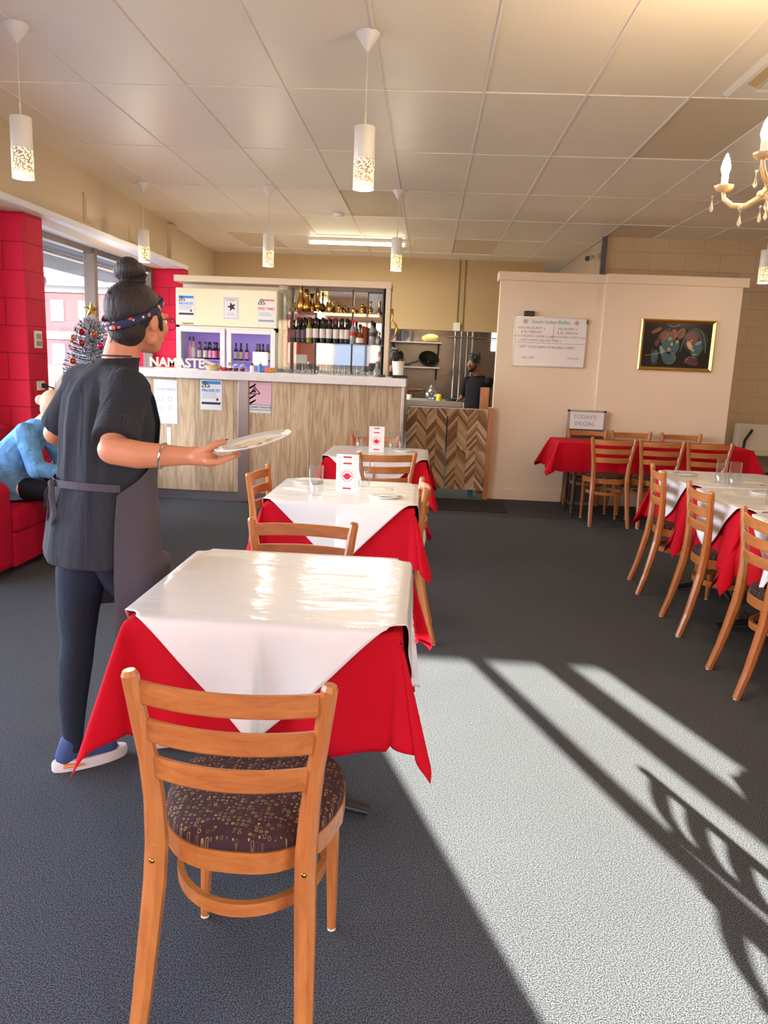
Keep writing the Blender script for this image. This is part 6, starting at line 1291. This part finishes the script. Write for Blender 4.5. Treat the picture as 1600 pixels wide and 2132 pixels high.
# ---- two kitchen workers
def cook(name, label, hc_, Fc, sh, hands, zfoot=0.0, hairscale=1.0, beard=False):
    Fc = Fc.normalized(); Rc = Vector((Fc.y, -Fc.x, 0)).normalized(); base = Vector((sh.x, sh.y, 0)); t = thing(name, label, 'person', base)
    class CB(WB): off = base
    m = CB(); Pc, mc = head(m, hc_, Fc, 0.98)
    nb_ = Vector((sh.x, sh.y, sh.z+0.05)); m.cap(hc_-Vector((0,0,.05)), 0.05, nb_, 0.058); hip = Vector((sh.x, sh.y, 0.88))
    m.rings([ring_e(c, Fc, Rc, a, b, 24) for c, a, b in ((hip-Vector((0,0,.06)),.12,.10),(hip+Vector((0,0,.06)),.15,.11),(hip.lerp(sh,.6),.15,.11),(sh-Vector((0,0,.03)),.15,.10),(sh+Vector((0,0,.05)),.07,.06))])
    for q_, hd in zip((1, -1), hands):
        s0 = sh+Rc*(0.17*q_)-Vector((0,0,.02)); el = (s0+hd)/2+Vector((0,0,-0.10))+Rc*(0.04*q_)-Fc*0.03
        m.cap(s0, 0.05, el, 0.038); m.cap(el, 0.038, hd, 0.025); d = (hd-el).normalized(); m.cap(hd, 0.026, hd+d*0.05, 0.028, sq=0.6)
        sd_ = d.cross(Vector((0,0,1))).normalized()
        for j in range(4): p0 = hd+d*0.07+sd_*(-0.027+0.018*j); m.cap(p0, 0.0098, p0+d*0.03, 0.0092); m.cap(p0+d*0.03, 0.0092, p0+d*0.045+Vector((0,0,-.018)), 0.0085)
        m.cap(hd+d*0.02+sd_*0.028, 0.011, hd+d*0.05+sd_*0.045, 0.0095)
        l0 = Vector((sh.x, sh.y, 0.84))+Rc*(0.09*q_); kn = l0+Vector((0,0,-0.38))+Fc*0.02; an_ = Vector((kn.x, kn.y, 0.08))-Fc*0.02
        m.cap(l0, 0.085, kn, 0.055); m.cap(kn, 0.055, an_, 0.035); m.cap(an_-Vector((0,0,.03)), 0.035, an_+Fc*0.14-Vector((0,0,.045)), 0.028)
    bd_ = m.build('body', SKIN3, t, remesh=0.008, smooth_it=3); face_bits(lambda r, f, u: Pc(r, f, u)-base, mc, bd_, 0.98)
    m = CB(); m.rings([ring_e(c, Fc, Rc, a, b, 28) for c, a, b in ((hip-Vector((0,0,.12)),.18,.15),(hip,.18,.15),(hip.lerp(sh,.6),.18,.14),(sh-Vector((0,0,.03)),.175,.12),(sh+Vector((0,0,.055)),.07,.065))])
    for q_, hd in zip((1, -1), hands):
        s0 = sh+Rc*(0.17*q_)-Vector((0,0,.02)); el = (s0+hd)/2+Vector((0,0,-0.10))+Rc*(0.04*q_)-Fc*0.03; m.cap(s0, 0.064, s0.lerp(el, 0.75), 0.055)
    m.build('black_shirt', BLKC, t, remesh=0.008, smooth_it=3)
    m = CB()
    for q_ in (1, -1):
        l0 = Vector((sh.x, sh.y, 0.84))+Rc*(0.09*q_); kn = l0+Vector((0,0,-0.38))+Fc*0.02; an_ = Vector((kn.x, kn.y, 0.1))-Fc*0.02; m.cap(l0, 0.095, kn, 0.066); m.cap(kn, 0.066, an_, 0.048)
    m.build('trousers', BLKC, t, remesh=0.01, smooth_it=3)
    m = CB(); m.sph(Pc(0,-0.03,0.035), (0.086*hairscale,0.1*hairscale,0.092*hairscale), 18, 12, mc)
    for k in range(24): a_ = random.uniform(0, 6.28); b_ = random.uniform(0.2, 1.3); m.sph(Pc(0.075*math.sin(a_)*math.cos(b_*.6)*hairscale, -0.035+0.08*math.cos(a_)*math.cos(b_*.6), 0.05+0.075*math.sin(b_)), 0.024, 8, 6)
    m.build('hair', BLKH, t, remesh=0.007, smooth_it=1)
    if beard:
        m = CB(); m.sph(Pc(0,0.048,-0.082), (0.045,0.045,0.032), 14, 10, mc); m.cap(Pc(-0.06,0.01,-0.03),0.016,Pc(-0.03,0.05,-0.08),0.02); m.cap(Pc(0.06,0.01,-0.03),0.016,Pc(0.03,0.05,-0.08),0.02); m.cap(Pc(-0.02,0.093,-0.044),0.005,Pc(0.02,0.093,-0.044),0.005); m.build('beard', BLKH, t, remesh=0.006, smooth_it=1)
    return t
cook('kitchen_worker', 'bearded person in a black shirt standing in the kitchen at the right, looking back', Vector((0.60,10.72,1.46)), Vector((-0.55,-0.8,-0.05)), Vector((0.69,10.75,1.25)), (Vector((0.47,10.98,0.98)), Vector((0.60,11.0,0.96))), beard=True)
cook('kitchen_worker', 'dark haired person in black half hidden behind the bar unit and white tub', Vector((-0.40,10.0,1.47)), Vector((0.8,-0.45,-0.25)), Vector((-0.46,9.98,1.27)), (Vector((-0.13,10.0,1.10)), Vector((-0.28,10.3,1.05))), hairscale=1.05)
